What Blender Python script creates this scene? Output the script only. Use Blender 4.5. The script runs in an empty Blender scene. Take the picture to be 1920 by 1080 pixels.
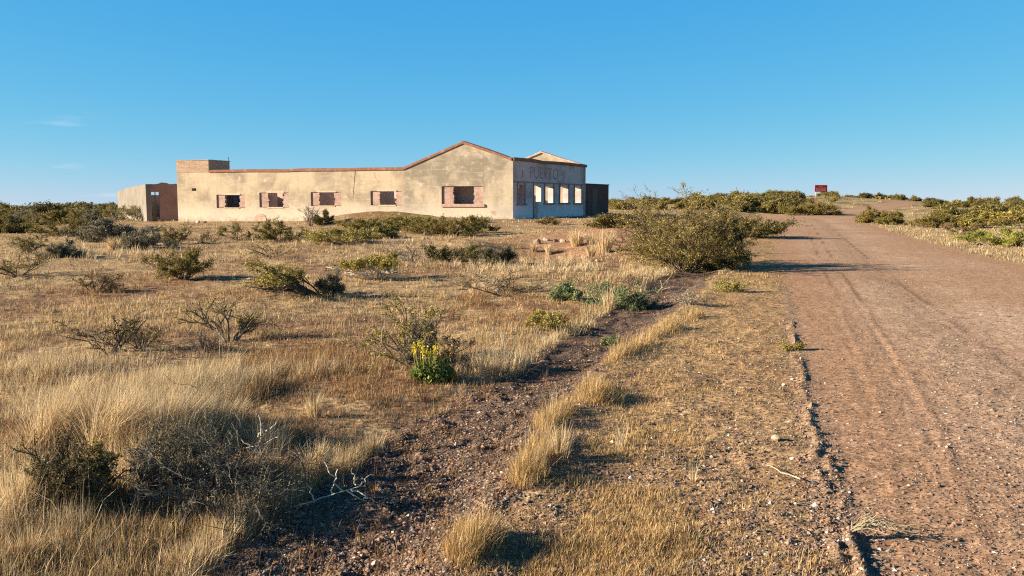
import bpy, math
import numpy as np
from mathutils import Vector
from mathutils.geometry import tessellate_polygon

scene = bpy.context.scene
COL = scene.collection
R = math.radians

# ------------------------------------------------------------------ camera
F = 1650.0                      # focal length in photo pixels (1920 wide)
EYE = 1.6
PITCH = math.atan((540 - 377) / F)
cp, sp = math.cos(PITCH), math.sin(PITCH)
camd = bpy.data.cameras.new('camera')
camd.sensor_width = 36.0
camd.lens = 36.0 * F / 1920.0
camd.clip_start = 0.05
camd.clip_end = 8000
cam = bpy.data.objects.new('camera', camd)
COL.objects.link(cam)
cam.location = (0, 0, EYE)
cam.rotation_euler = (math.pi / 2 - PITCH, 0, 0)
scene.camera = cam


def ray(px, py):
    a, b = (px - 960) / F, (540 - py) / F
    return np.array([a, cp + b * sp, -sp + b * cp])


# ------------------------------------------------------------------ noise
def _hash(ix, iy, seed):
    h = (ix.astype(np.int64) * 374761393 + iy.astype(np.int64) * 668265263 + seed * 974711) & 0x7fffffff
    h = ((h ^ (h >> 13)) * 1274126177) & 0x7fffffff
    h = h ^ (h >> 16)
    return (h & 0xffff) / 65535.0


def vnoise(x, y, seed=0):
    ix, iy = np.floor(x), np.floor(y)
    fx, fy = x - ix, y - iy
    fx = fx * fx * (3 - 2 * fx)
    fy = fy * fy * (3 - 2 * fy)
    a = _hash(ix, iy, seed); b = _hash(ix + 1, iy, seed)
    c = _hash(ix, iy + 1, seed); d = _hash(ix + 1, iy + 1, seed)
    return (a + (b - a) * fx) + ((c + (d - c) * fx) - (a + (b - a) * fx)) * fy


def fbm(x, y, octv=4, seed=0, gain=0.5):
    s = 0; amp = 1; tot = 0
    for i in range(octv):
        s = s + amp * vnoise(x * 2 ** i + 17.3 * i, y * 2 ** i - 9.1 * i, seed + i)
        tot += amp; amp *= gain
    return s / tot


def sst(x, a, b):
    t = np.clip((x - a) / (b - a), 0, 1)
    return t * t * (3 - 2 * t)


def polydist(X, Y, P):
    """distance to polyline, arc parameter (index units), signed side"""
    best = np.full(X.shape, 1e9); par = np.zeros(X.shape); side = np.zeros(X.shape)
    for i in range(len(P) - 1):
        ax, ay = P[i][:2]; bx, by = P[i + 1][:2]
        dx, dy = bx - ax, by - ay
        t = np.clip(((X - ax) * dx + (Y - ay) * dy) / (dx * dx + dy * dy), 0, 1)
        ex, ey = X - ax - t * dx, Y - ay - t * dy
        d = np.hypot(ex, ey)
        m = d < best
        best = np.where(m, d, best); par = np.where(m, i + t, par)
        side = np.where(m, dx * ey - dy * ex, side)
    return best, par, np.sign(side)


# ------------------------------------------------------------------ terrain plan
def gp(px, py, z=0.0):
    d = ray(px, py); t = (z - EYE) / d[2]
    return np.array([d[0] * t, d[1] * t])


ROAD_L = np.array([gp(*p) for p in [(1640, 1230), (1612, 1080), (1560, 900), (1530, 800), (1500, 650), (1478, 560),
                                    (1468, 500), (1448, 450), (1435, 430), (1405, 415), (1400, 407), (1560, 402.5)]])
ROAD_R = np.array([gp(*p) for p in [(2010, 524), (1915, 498), (1784, 467), (1697, 443), (1640, 425), (1610, 410), (1602, 403)]])
rl_y = np.concatenate([[-40], ROAD_L[:, 1]]); rl_x = np.concatenate([[ROAD_L[0, 0] - 4], ROAD_L[:, 0]])
rr_y = np.concatenate([[-40], ROAD_R[:, 1]]); rr_x = np.concatenate([[ROAD_R[0, 0] - 3.0], ROAD_R[:, 0]])
TRACK = [(33.5, 92), (38, 98), (48, 114), (57.5, 130), (63, 146), (62, 160), (57, 170), (50, 177)]
PATH_C = [gp(*p, z=-0.1) for p in [(330, 1500), (605, 1080), (785, 918), (912, 795), (1045, 700), (1148, 628), (1238, 562), (1290, 522), (1320, 505)]]
PATH_W = np.array([.56, .56, .60, .52, .46, .48, .55, .55, .45])
RIDGE1 = [gp(*p) for p in [(1660, 1230), (1622, 1080), (1592, 990), (1556, 880), (1525, 790), (1502, 690), (1483, 600), (1471, 530)]]
RIDGE2 = [gp(*p) for p in [(1600, 1230), (1568, 1010), (1528, 850), (1508, 760), (1494, 690), (1476, 600)]]
MIDROW = [gp(*p) for p in [(2100, 1080), (1900, 800), (1770, 660), (1680, 570), (1600, 490), (1545, 430), (1525, 412)]]
YG_X = np.array([-900, 0, 215, 420, 900, 1150, 1300, 1400, 1480, 1540, 1600, 1680, 1760, 1920, 3000])
YG_Y = np.array([404, 401, 397, 393, 388, 384, 379, 374.5, 370.5, 368.8, 371, 375.5, 379.5, 381, 382])


def road_in(X, Y):
    """signed metres inside the road (positive inside)"""
    n = (fbm(X * 1.3, Y * 1.3, 3, 5) - .5) * 0.5
    l = np.interp(Y, rl_y, rl_x); r = np.interp(Y, rr_y, rr_x)
    slope = 1.0 + 0 * Y
    ins = np.minimum(X - l, r - X) * slope
    ins = np.minimum(ins, (93.5 - Y) * .6)
    dt, _, _ = polydist(X, Y, TRACK)
    ins = np.maximum(ins, 2.4 - dt)
    return ins + n * np.where(X - l < r - X, .35, 1.0)


def path_in(X, Y):
    d, par, s = polydist(X, Y, PATH_C)
    w = np.interp(par, np.arange(len(PATH_W)), PATH_W)
    n = (fbm(X * 2.6, Y * 2.6, 3, 8) - .5) * 0.34
    return w - d + n


def px_of(X, Y):
    phi = np.clip(np.arctan2(X, Y), -R(55), R(55))
    return 960 + F * np.tan(phi)


def blob(X, Y, px, py, D, rx, ry):
    cx = (px - 960) / F * D
    return np.exp(-((X - cx) / rx) ** 2 - ((Y - D) / ry) ** 2)


def terrain(X, Y, fine=True):
    X = np.asarray(X, float); Y = np.asarray(Y, float)
    D = np.hypot(X, Y)
    s = np.interp(Y, rl_y, rl_x) - X
    fw = sst(s, 0.5, 6)
    zb = np.clip(.43 + (.34 / 24.4) * X, -.15, .5)
    z = fw * (-.08 + (zb + .08) * sst(Y, 14, 46))
    z = z + (1 - fw) * 0.04 * sst(Y, 30, 60)
    z = z + .10 * (fbm(X * .25, Y * .25, 3, 21) - .5) * fw * 1.6
    # spoil mound before the facade, bank beside the pit, pit
    z = z + .62 * blob(X, Y, 735, 0, 46.5, 2.7, 1.9) + .30 * blob(X, Y, 640, 0, 47, 2.2, 1.6)
    z = z + .28 * blob(X, Y, 850, 0, 45, 2.2, 1.8)
    z = z + .38 * blob(X, Y, 1185, 0, 31, 1.9, 3.6) + .22 * blob(X, Y, 1090, 0, 33, 2.2, 3)
    z = z - .42 * blob(X, Y, 965, 0, 26, 1.5, 1.5) - .25 * blob(X, Y, 1040, 0, 26.5, 1.2, 1.6)
    z = z + .25 * blob(X, Y, 880, 0, 28, 1.3, 1.2)
    # gravel gully
    d, par, sd = polydist(X, Y, PATH_C)
    w = np.interp(par, np.arange(len(PATH_W)), PATH_W)
    z = z - .085 * (1 - sst(d, w * .35, np.where(sd > 0, w * 2.6, w * 1.15))) * (1 - sst(D, 20, 26))
    z = z + .03 * np.exp(-((d - w * 1.3) / .2) ** 2) * (sd < 0) * (1 - sst(D, 16, 24))
    # far ground follows the long swell of the steppe
    zf = EYE + (377 - np.interp(px_of(X, Y), YG_X, YG_Y)) / F * np.minimum(D, 180 + 0 * D)
    beyond = np.maximum(D - 180, 0)
    zf = zf + (377 - np.maximum(np.interp(px_of(X, Y), YG_X, YG_Y), 377) - 2.0) / F * beyond
    kf = sst(D, 82, 168) * (Y > 0)
    z = z * (1 - kf) + zf * kf
    if fine:
        ri = road_in(X, Y)
        offr = sst(-ri, -.1, .5)
        pin = sst(path_in(X, Y), -.05, .15)
        z = z + .07 * (fbm(X * 1.4, Y * 1.4, 3, 31) - .5) * offr
        z = z + .035 * (fbm(X * 5, Y * 5, 3, 33) - .5) * offr
        lump = fbm(X * 9, Y * 9, 3, 35)
        z = z + pin * (.10 * np.maximum(lump - .5, 0) + .05 * (fbm(X * 2.5, Y * 2.5, 2, 36) - .4))
        z = z + .012 * (fbm(X * 14, Y * 14, 2, 41) - .5)
        # windrows of loose gravel along the road edge
        for P, hgt, sg, sw in ((RIDGE1, .017, .026, 51), (RIDGE2, .013, .030, 55)):
            d, par, sd = polydist(X, Y, P)
            d = np.abs(d * sd + (fbm(X * 2.5, Y * 2.5, 3, sw + 7) - .5) * .06)
            amp = hgt * (.05 + 1.7 * sst(fbm(X * 3.1, Y * 3.1, 3, sw), .40, .62)) * (1 - sst(par, len(P) - 2.2, len(P) - 1))
            z = z + amp * np.exp(-(d / sg) ** 2) * (.2 + 1.2 * vnoise(X * 22, Y * 22, sw + 2))
        d, par, sd = polydist(X, Y, MIDROW)
        z = z + .022 * np.exp(-(d / .42) ** 2) * fbm(X * 6, Y * 6, 3, 61)
        for off, a in ((.50, .020), (-.45, .018), (.85, .012)):
            dd = d * sd - off
            z = z + a * .38 * np.exp(-(dd / .032) ** 2) * (fbm(X * 4, Y * 4, 2, 63))
            z = z - a * .25 * np.exp(-((dd - .07) / .035) ** 2) * sst(fbm(X * .8, Y * .8, 2, 64), .4, .6)
        # faint ruts along the left lane
        d1, _, s1 = polydist(X, Y, RIDGE1)
        for off in (.75, 1.05, 1.75):
            z = z - .0018 * np.exp(-((d1 * -s1 - off) / .05) ** 2) * ri.clip(0, 1) * sst(fbm(X * .7, Y * .7, 2, 88), .45, .65)
    return z


def hit(px, py):
    """where the sight line of this photo pixel meets the ground"""
    d = ray(px, py)
    t = np.geomspace(1.5, 420, 6000)
    X, Y, Z = d[0] * t, d[1] * t, EYE + d[2] * t
    g = terrain(X, Y, False)
    k = np.argmax(Z < g)
    if not (Z < g).any():
        k = len(t) - 1
    return float(X[k]), float(Y[k])


# ------------------------------------------------------------------ mesh helpers
def tri_mesh(name, V, Fs, mats, col=None, mat_idx=None, smooth=False, uv=None):
    """V (n,3), Fs (m,k) with constant k"""
    me = bpy.data.meshes.new(name)
    V = np.asarray(V, np.float32); Fs = np.asarray(Fs, np.int32)
    m, k = Fs.shape
    me.vertices.add(len(V)); me.vertices.foreach_set('co', V.ravel())
    me.loops.add(m * k); me.loops.foreach_set('vertex_index', Fs.ravel())
    me.polygons.add(m); me.polygons.foreach_set('loop_start', np.arange(0, m * k, k, dtype=np.int32))
    if mat_idx is not None:
        me.polygons.foreach_set('material_index', np.asarray(mat_idx, np.int32))
    me.update(calc_edges=True)
    me.polygons.foreach_set('use_smooth', np.full(m, smooth))
    if col is not None:
        a = me.color_attributes.new('Col', 'FLOAT_COLOR', 'POINT')
        c = np.ones((len(V), 4), np.float32); c[:, :3] = col
        a.data.foreach_set('color', c.ravel())
    for mt in (mats if isinstance(mats, (list, tuple)) else [mats]):
        me.materials.append(mt)
    return me


def link(name, me, parent=None, loc=(0, 0, 0)):
    o = bpy.data.objects.new(name, me)
    COL.objects.link(o); o.location = loc
    if parent: o.parent = parent
    return o


def tag(o, label, cat, group=None, kind=None):
    if label: o['label'] = label
    if cat: o['category'] = cat
    if group: o['group'] = group
    if kind: o['kind'] = kind
    return o


# ------------------------------------------------------------------ materials
def newmat(name):
    m = bpy.data.materials.new(name); m.use_nodes = True
    nt = m.node_tree; nt.nodes.clear()
    out = nt.nodes.new('ShaderNodeOutputMaterial')
    b = nt.nodes.new('ShaderNodeBsdfPrincipled')
    b.inputs['Roughness'].default_value = .95
    b.inputs['Specular IOR Level'].default_value = .15
    nt.links.new(b.outputs[0], out.inputs[0])
    return m, nt, b, out


def N(nt, typ, **kw):
    n = nt.nodes.new(typ)
    for k, v in kw.items():
        if k in n.inputs.keys() if hasattr(n.inputs, 'keys') else False:
            n.inputs[k].default_value = v
        else:
            setattr(n, k, v)
    return n


def noise(nt, vec, scale, detail=4, rough=.55, dist=0):
    n = nt.nodes.new('ShaderNodeTexNoise')
    n.inputs['Scale'].default_value = scale; n.inputs['Detail'].default_value = detail
    n.inputs['Roughness'].default_value = rough; n.inputs['Distortion'].default_value = dist
    nt.links.new(vec, n.inputs['Vector'])
    return n.outputs['Fac']


def mapping(nt, vec, scale=(1, 1, 1), loc=(0, 0, 0)):
    n = nt.nodes.new('ShaderNodeMapping')
    n.inputs['Scale'].default_value = scale; n.inputs['Location'].default_value = loc
    nt.links.new(vec, n.inputs['Vector'])
    return n.outputs[0]


def ramp(nt, fac, a, b, c0=(0, 0, 0), c1=(1, 1, 1)):
    n = nt.nodes.new('ShaderNodeValToRGB')
    n.color_ramp.elements[0].position = a; n.color_ramp.elements[1].position = b
    n.color_ramp.elements[0].color = (*c0, 1); n.color_ramp.elements[1].color = (*c1, 1)
    nt.links.new(fac, n.inputs[0])
    return n.outputs[0]


def mix(nt, fac, a, b, mode='MIX'):
    n = nt.nodes.new('ShaderNodeMix'); n.data_type = 'RGBA'; n.blend_type = mode
    for sock, v in ((n.inputs[0], fac), (n.inputs[6], a), (n.inputs[7], b)):
        if isinstance(v, (int, float)): sock.default_value = v
        elif isinstance(v, tuple): sock.default_value = (*v, 1)
        else: nt.links.new(v, sock)
    return n.outputs[2]


def bump(nt, b, h, strength, dist):
    n = nt.nodes.new('ShaderNodeBump')
    n.inputs['Strength'].default_value = strength; n.inputs['Distance'].default_value = dist
    nt.links.new(h, n.inputs['Height']); nt.links.new(n.outputs[0], b.inputs['Normal'])


def ground_mat(name, grit, gritscale, bumpd):
    m, nt, b, _ = newmat(name)
    geo = nt.nodes.new('ShaderNodeNewGeometry').outputs['Position']
    at = nt.nodes.new('ShaderNodeAttribute'); at.attribute_name = 'Col'
    n1 = noise(nt, geo, gritscale, 5, .7)
    n2 = noise(nt, geo, gritscale * .13, 5, .65)
    vor = nt.nodes.new('ShaderNodeTexVoronoi'); vor.inputs['Scale'].default_value = gritscale * .9
    nt.links.new(geo, vor.inputs['Vector'])
    c = mix(nt, 1.0, at.outputs['Color'], ramp(nt, n1, .32, .68, (1 - grit,) * 3, (1 + grit,) * 3), 'MULTIPLY')
    n3 = noise(nt, geo, gritscale * 3.5, 3, .7)
    c = mix(nt, 1.0, c, ramp(nt, n3, .36, .64, (1 - grit,) * 3, (1 + grit,) * 3), 'MULTIPLY')
    c = mix(nt, 1.0, c, ramp(nt, n2, .3, .7, (.78, .75, .72), (1.2, 1.2, 1.2)), 'MULTIPLY')
    bw = nt.nodes.new('ShaderNodeRGBToBW'); nt.links.new(vor.outputs['Color'], bw.inputs[0])
    c = mix(nt, 1.0, c, ramp(nt, bw.outputs[0], .15, .85, (1 - grit,) * 3, (1 + grit,) * 3), 'MULTIPLY')
    nt.links.new(c, b.inputs['Base Color'])
    b.inputs['Specular IOR Level'].default_value = .03
    h = mix(nt, .5, n1, vor.outputs['Distance'])
    bump(nt, b, h, .8, bumpd)
    return m


M_GROUND = ground_mat('soil', .45, 26, .010)
M_ROAD = ground_mat('road_gravel', .36, 42, .0045)
M_PATH = ground_mat('path_gravel', .50, 34, .010)


def leaf_mat(name, trans=.35, rough=.7):
    m, nt, b, out = newmat(name)
    at = nt.nodes.new('ShaderNodeAttribute'); at.attribute_name = 'Col'
    nt.links.new(at.outputs['Color'], b.inputs['Base Color'])
    b.inputs['Roughness'].default_value = rough
    if trans:
        tr = nt.nodes.new('ShaderNodeBsdfTranslucent')
        nt.links.new(at.outputs['Color'], tr.inputs['Color'])
        ms = nt.nodes.new('ShaderNodeMixShader'); ms.inputs[0].default_value = trans
        nt.links.new(b.outputs[0], ms.inputs[1]); nt.links.new(tr.outputs[0], ms.inputs[2])
        nt.links.new(ms.outputs[0], out.inputs[0])
    return m


M_GRASS = leaf_mat('dry_grass', .3, .6)
M_LEAF = leaf_mat('leaf', .25, .55)
M_BARK = leaf_mat('bark', 0, .9)
M_STONE = leaf_mat('stone', 0, .85)


def plaster_mat(name, base, dark, pale, low_pale, brick=None, streak=.5, bth=(.58, .64)):
    """weathered render; UV = metres along the wall, height above wall foot"""
    m, nt, b, _ = newmat(name)
    uv = nt.nodes.new('ShaderNodeUVMap').outputs[0]
    big = noise(nt, uv, .45, 6, .6, .3)
    med = noise(nt, uv, 2.2, 6, .65, .2)
    st = noise(nt, mapping(nt, uv, (2.2, .22, 1)), 1.6, 5, .6)
    fine = noise(nt, uv, 22, 4, .6)
    course = noise(nt, mapping(nt, uv, (.5, 4.5, 1)), 1.5, 4, .6)
    c = mix(nt, ramp(nt, big, .44, .60, (0, 0, 0), (.85, .85, .85)), base, dark)
    c = mix(nt, ramp(nt, st, .52, .78, (0, 0, 0), (streak,) * 3), c, dark)
    c = mix(nt, ramp(nt, med, .54, .74, (0, 0, 0), (.75, .75, .75)), c, pale)
    c = mix(nt, ramp(nt, course, .55, .75, (0, 0, 0), (.45, .45, .45)), c, pale)
    sep = nt.nodes.new('ShaderNodeSeparateXYZ'); nt.links.new(uv, sep.inputs[0])
    ad = nt.nodes.new('ShaderNodeMath'); ad.operation = 'MULTIPLY_ADD'
    nt.links.new(med, ad.inputs[0]); ad.inputs[1].default_value = 1.6; nt.links.new(sep.outputs[1], ad.inputs[2])
    low = ramp(nt, ad.outputs[0], .35, .75, (.9, .9, .9), (0, 0, 0))
    lown = nt.nodes.new('ShaderNodeValToRGB')
    lown.color_ramp.elements[0].position = .0; lown.color_ramp.elements[0].color = (.85, .85, .85, 1)
    lown.color_ramp.elements[1].position = 1.0; lown.color_ramp.elements[1].color = (0, 0, 0, 1)
    mp = nt.nodes.new('ShaderNodeMapRange'); mp.inputs[1].default_value = .9; mp.inputs[2].default_value = 2.3
    nt.links.new(ad.outputs[0], mp.inputs[0]); nt.links.new(mp.outputs[0], lown.inputs[0])
    c = mix(nt, lown.outputs[0], c, low_pale)
    # soil splash and damp at the foot
    mp2 = nt.nodes.new('ShaderNodeMapRange'); mp2.inputs[1].default_value = .75; mp2.inputs[2].default_value = 1.15
    mp2.inputs[3].default_value = .55; mp2.inputs[4].default_value = 0
    nt.links.new(ad.outputs[0], mp2.inputs[0])
    c = mix(nt, mp2.outputs[0], c, dark)
    c = mix(nt, 1.0, c, ramp(nt, fine, .3, .7, (.88, .88, .88), (1.1, 1.1, 1.1)), 'MULTIPLY')
    blot = noise(nt, uv, 4.5, 6, .7, .5)
    c = mix(nt, ramp(nt, blot, .60, .68, (0, 0, 0), (.38, .38, .38)), c, dark)
    rain = noise(nt, mapping(nt, uv, (5.0, .12, 1), (3, 7, 0)), 1.8, 4, .6)
    c = mix(nt, ramp(nt, rain, .60, .74, (0, 0, 0), (streak * .8,) * 3), c, dark)
    if brick:
        bt = nt.nodes.new('ShaderNodeTexBrick'); bt.inputs['Scale'].default_value = 1
        bt.inputs['Brick Width'].default_value = .27; bt.inputs['Row Height'].default_value = .085
        bt.inputs['Mortar Size'].default_value = .012
        bt.inputs['Color1'].default_value = (*brick, 1)
        bt.inputs['Color2'].default_value = (brick[0] * .7, brick[1] * .65, brick[2] * .65, 1)
        bt.inputs['Mortar'].default_value = (.42, .36, .28, 1)
        nt.links.new(uv, bt.inputs['Vector'])
        bm = noise(nt, uv, 1.1, 5, .6, .4)
        c = mix(nt, ramp(nt, bm, *bth), c, bt.outputs['Color'])
    nt.links.new(c, b.inputs['Base Color'])
    h = mix(nt, .5, fine, med)
    bump(nt, b, h, .5, .03)
    return m


def brick_mat(name, c1, c2, mortar, cover=None, coverf=(.5, .6)):
    m, nt, b, _ = newmat(name)
    uv = nt.nodes.new('ShaderNodeUVMap').outputs[0]
    bt = nt.nodes.new('ShaderNodeTexBrick'); bt.inputs['Scale'].default_value = 1
    bt.inputs['Brick Width'].default_value = .28; bt.inputs['Row Height'].default_value = .09
    bt.inputs['Mortar Size'].default_value = .012
    bt.inputs['Color1'].default_value = (*c1, 1); bt.inputs['Color2'].default_value = (*c2, 1)
    bt.inputs['Mortar'].default_value = (*mortar, 1)
    nt.links.new(uv, bt.inputs['Vector'])
    n = noise(nt, uv, 1.6, 6, .65, .3)
    f = noise(nt, uv, 14, 4, .6)
    c = mix(nt, 1.0, bt.outputs['Color'], ramp(nt, f, .3, .7, (.7, .7, .7), (1.25, 1.25, 1.25)), 'MULTIPLY')
    if cover:
        c = mix(nt, ramp(nt, n, coverf[0], coverf[1]), c, cover)
    nt.links.new(c, b.inputs['Base Color'])
    bump(nt, b, mix(nt, .5, bt.outputs['Fac'], f), .6, .02)
    return m


M_FACADE = plaster_mat('cream_plaster', (.475, .38, .262), (.265, .212, .155), (.58, .505, .395), (.575, .515, .41), brick=(.42, .26, .19), bth=(.635, .665))
M_GABLE = plaster_mat('stained_cream_plaster', (.44, .36, .258), (.205, .172, .13), (.57, .50, .39), (.56, .50, .40), brick=(.40, .26, .20), bth=(.63, .66))
M_FRONT = plaster_mat('front_plaster', (.56, .47, .44), (.36, .29, .27), (.68, .62, .60), (.88, .86, .84), streak=.9)
M_INNER = plaster_mat('inner_plaster', (.62, .50, .35), (.42, .32, .22), (.74, .63, .47), (.55, .44, .32), brick=(.36, .17, .10))
M_CEMENT = plaster_mat('grey_render', (.22, .192, .16), (.16, .14, .115), (.26, .23, .195), (.26, .23, .195))
M_PINKR = plaster_mat('pink_render', (.34, .20, .16), (.26, .15, .125), (.40, .27, .22), (.38, .25, .20))
M_BROWNP = plaster_mat('brown_inner_plaster', (.60, .44, .36), (.48, .34, .27), (.66, .51, .42), (.60, .46, .38))
M_TOWER = brick_mat('tower_brick', (.40, .265, .175), (.29, .175, .115), (.50, .41, .31), (.40, .31, .215), (.50, .64))
M_INFILL = brick_mat('pink_brick_infill', (.38, .235, .185), (.31, .18, .14), (.42, .32, .26), (.45, .325, .26), (.45, .62))
M_DARKBR = brick_mat('dark_brick', (.16, .07, .06), (.11, .05, .045), (.14, .1, .09))
M_COPING = brick_mat('red_coping', (.29, .125, .08), (.23, .095, .062), (.26, .15, .1), (.36, .205, .14), (.52, .66))


def plain_mat(name, c, var=.2, scale=6):
    m, nt, b, _ = newmat(name)
    g = nt.nodes.new('ShaderNodeNewGeometry').outputs['Position']
    n = noise(nt, g, scale, 5, .6)
    nt.links.new(mix(nt, 1.0, c, ramp(nt, n, .3, .7, (1 - var,) * 3, (1 + var,) * 3), 'MULTIPLY'), b.inputs['Base Color'])
    return m


M_COPPALE = brick_mat('pale_coping', (.50, .33, .25), (.42, .27, .2), (.45, .34, .26), (.58, .45, .35), (.45, .6))
M_SILL = plain_mat('concrete_sill', (.50, .40, .29))
M_SILLD = plain_mat('front_sill', (.24, .22, .21))
M_SILLP = plain_mat('pink_sill', (.42, .27, .21))
M_CRACK = plain_mat('crack_dark', (.10, .065, .045))
M_LETTER = plain_mat('faded_letter_paint', (.37, .255, .225), .35, 9)
M_SIGNRED = plain_mat('sign_red', (.50, .035, .03), .2, 3)
M_SIGNTXT = plain_mat('sign_lettering', (.80, .42, .34), .2, 8)
M_STEEL = plain_mat('galvanised_post', (.45, .42, .36))
M_WOOD = plain_mat('weathered_wood', (.16, .11, .08))

# ------------------------------------------------------------------ ground, road, gully
def build_ground():
    az = np.concatenate([np.arange(-180, -48, 4.0), np.arange(-48, -34, .6), np.arange(-34, 34, .16), np.arange(34, 48, .6), np.arange(48, 180.1, 4.0)])
    rr = np.concatenate([np.geomspace(.25, 2.2, 14)[:-1], np.geomspace(2.2, 60, 300)[:-1], np.geomspace(60, 5000, 150)])
    A, Q = np.meshgrid(np.radians(az), rr)
    X, Y = Q * np.sin(A), Q * np.cos(A)
    Z = terrain(X, Y)
    nr, na = X.shape
    xf, yf = X.ravel(), Y.ravel()
    V = np.stack([xf, yf, Z.ravel()], 1)
    # pigment of the earth: bare red-brown soil, pale litter, grey gravel; the gully also holds painted shade
    D = np.hypot(xf, yf)
    n1 = fbm(xf * .5, yf * .5, 4, 71); n2 = fbm(xf * 2.3, yf * 2.3, 4, 73)
    soil = np.array([.25, .15, .085]); straw = np.array([.38, .27, .145]); red = np.array([.20, .12, .058])
    gold = np.array([.33, .21, .108])
    k = sst(n1 * .6 + n2 * .4, .38, .56)[:, None]
    col = soil * (1 - k) + straw * k
    s = np.interp(yf, rl_y, rl_x) - xf
    kg = (sst(s, 2.6, .8) * (D < 40))[:, None]
    col = col * (1 - kg * .8) + gold * kg * .8
    kr_ = (sst(xf - np.interp(yf, rr_y, rr_x), -.3, .6) * (yf > 3) * (yf < 100))[:, None] * .8
    col = col * (1 - kr_) + np.array([.42, .315, .17]) * kr_
    kb = np.clip(blob(xf, yf, 1150, 0, 29, 3.4, 5) * 1.3, 0, 1)[:, None]
    col = col * (1 - kb) + np.array([.30, .18, .105]) * kb
    kb = np.clip(blob(xf, yf, 735, 0, 46, 3.2, 2.5) * 1.2, 0, 1)[:, None]
    col = col * (1 - kb * .8) + red * kb * .8
    kfar = sst(D, 60, 110)[:, None]
    fc = np.array([.42, .31, .165]) * (1 - sst(n1, .4, .6)[:, None] * .5)
    col = col * (1 - kfar) + fc * kfar
    kfar = sst(D, 500, 2500)[:, None]
    col = col * (1 - kfar) + np.array([.10, .10, .075]) * kfar
    # path
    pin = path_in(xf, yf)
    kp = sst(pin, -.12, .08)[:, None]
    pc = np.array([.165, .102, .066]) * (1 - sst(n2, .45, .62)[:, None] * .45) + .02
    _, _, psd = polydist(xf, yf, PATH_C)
    dk = (sst(fbm(xf * 1.7, yf * 1.7, 3, 79) + .10 * (psd < 0), .44, .60) * .65)[:, None]  # dark grey gravel and shade painted together, stronger on the right half
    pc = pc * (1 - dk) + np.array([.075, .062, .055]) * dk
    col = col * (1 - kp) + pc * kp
    # road
    ri = road_in(xf, yf)
    d1, _, s1 = polydist(xf, yf, RIDGE1)
    dm, _, sm = polydist(xf, yf, MIDROW)
    rc = np.array([.385, .246, .160]) + (n1[:, None] - .5) * .08
    lane = np.exp(-((d1 * -s1 - 1.5) / .35) ** 2) + np.exp(-((dm * -sm - 1.2) / .5) ** 2)
    lane = (np.clip(lane, 0, 1) * (.1 + .8 * sst(n2 * .5 + n1 * .5, .38, .62)))[:, None]
    rc = rc * (1 - lane) + np.array([.46, .32, .22]) * lane
    mid = (np.exp(-(dm / .5) ** 2) * .45)[:, None]
    rc = rc * (1 - mid) + np.array([.31, .215, .145]) * mid
    trk = np.zeros(len(xf))
    for off in (.5, -.45, .85):
        trk = np.maximum(trk, np.exp(-((dm * sm - off) / .035) ** 2))
    for off in (.8, 2.1):
        trk = np.maximum(trk, .7 * np.exp(-((d1 * -s1 - off) / .03) ** 2))
    trk = (trk * sst(fbm(xf * .6, yf * .35, 3, 66), .36, .6) * (.26 + .26 * sst(yf, 9, 16)))[:, None]
    rc = rc * (1 - trk)
    edge = np.exp(-((ri - .3) / .5) ** 2)[:, None] * .75
    rc = rc * (1 - edge) + np.array([.35, .208, .122]) * edge
    kr = sst(ri, -.12, .10)[:, None]
    col = col * (1 - kr) + rc * kr
    d2, _, _ = polydist(xf, yf, RIDGE2)
    kw = (np.exp(-(np.minimum(d1, d2) / .11) ** 2) * (D < 18))[:, None] * .5
    col = col * (1 - kw) + np.array([.235, .165, .12]) * kw
    idx = np.arange(nr * na).reshape(nr, na)
    q = np.stack([idx[:-1, :-1], idx[:-1, 1:], idx[1:, 1:], idx[1:, :-1]], -1).reshape(-1, 4)[:, ::-1]
    fx, fy = xf[q].mean(1), yf[q].mean(1)
    isr = (ri[q].mean(1) > 0)
    isp = (pin[q].mean(1) > 0) & ~isr & (np.hypot(fx, fy) < 28)
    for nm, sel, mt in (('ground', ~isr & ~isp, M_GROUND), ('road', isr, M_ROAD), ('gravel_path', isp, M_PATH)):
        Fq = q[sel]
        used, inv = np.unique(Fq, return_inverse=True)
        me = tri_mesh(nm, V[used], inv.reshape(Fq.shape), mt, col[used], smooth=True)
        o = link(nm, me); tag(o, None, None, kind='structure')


build_ground()

# ------------------------------------------------------------------ grass
def cols(rng, n, palette, jit=.18):
    P = np.array([p[:3] for p in palette]); w = np.array([p[3] for p in palette], float)
    k = rng.choice(len(P), n, p=w / w.sum())
    return P[k] * (1 + (rng.random((n, 1)) - .5) * 2 * jit)


def blades(rng, B, H, W, lean_dir, lean, C, tipc=None):
    """B (n,3) roots, H heights, W widths, lean_dir azimuth, lean amount (0..1)"""
    n = len(B)
    fa = rng.random(n) * 2 * math.pi
    wx = np.stack([np.cos(fa), np.sin(fa), np.zeros(n)], 1) * (W / 2)[:, None]
    ld = np.stack([np.cos(lean_dir), np.sin(lean_dir), np.zeros(n)], 1)
    up = np.array([0, 0, 1.0])
    m = B + (ld * (lean * .4)[:, None] + up * (.55 * (1 - .75 * lean ** 3))[:, None]) * H[:, None]
    t = B + ld * (lean * 1.0)[:, None] * H[:, None] + up * (H * np.clip(1 - .95 * lean ** 2, .04, 1))[:, None]
    V = np.stack([B - wx, B + wx, m - wx * .75, m + wx * .75, t], 1).reshape(-1, 3)
    b = (np.arange(n) * 5)[:, None]
    Fs = np.concatenate([b + np.array([[0, 1, 3]]), b + np.array([[0, 3, 2]]), b + np.array([[2, 3, 4]])], 0)
    Cc = np.repeat(C, 5, 0)
    return V, Fs, Cc


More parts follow.
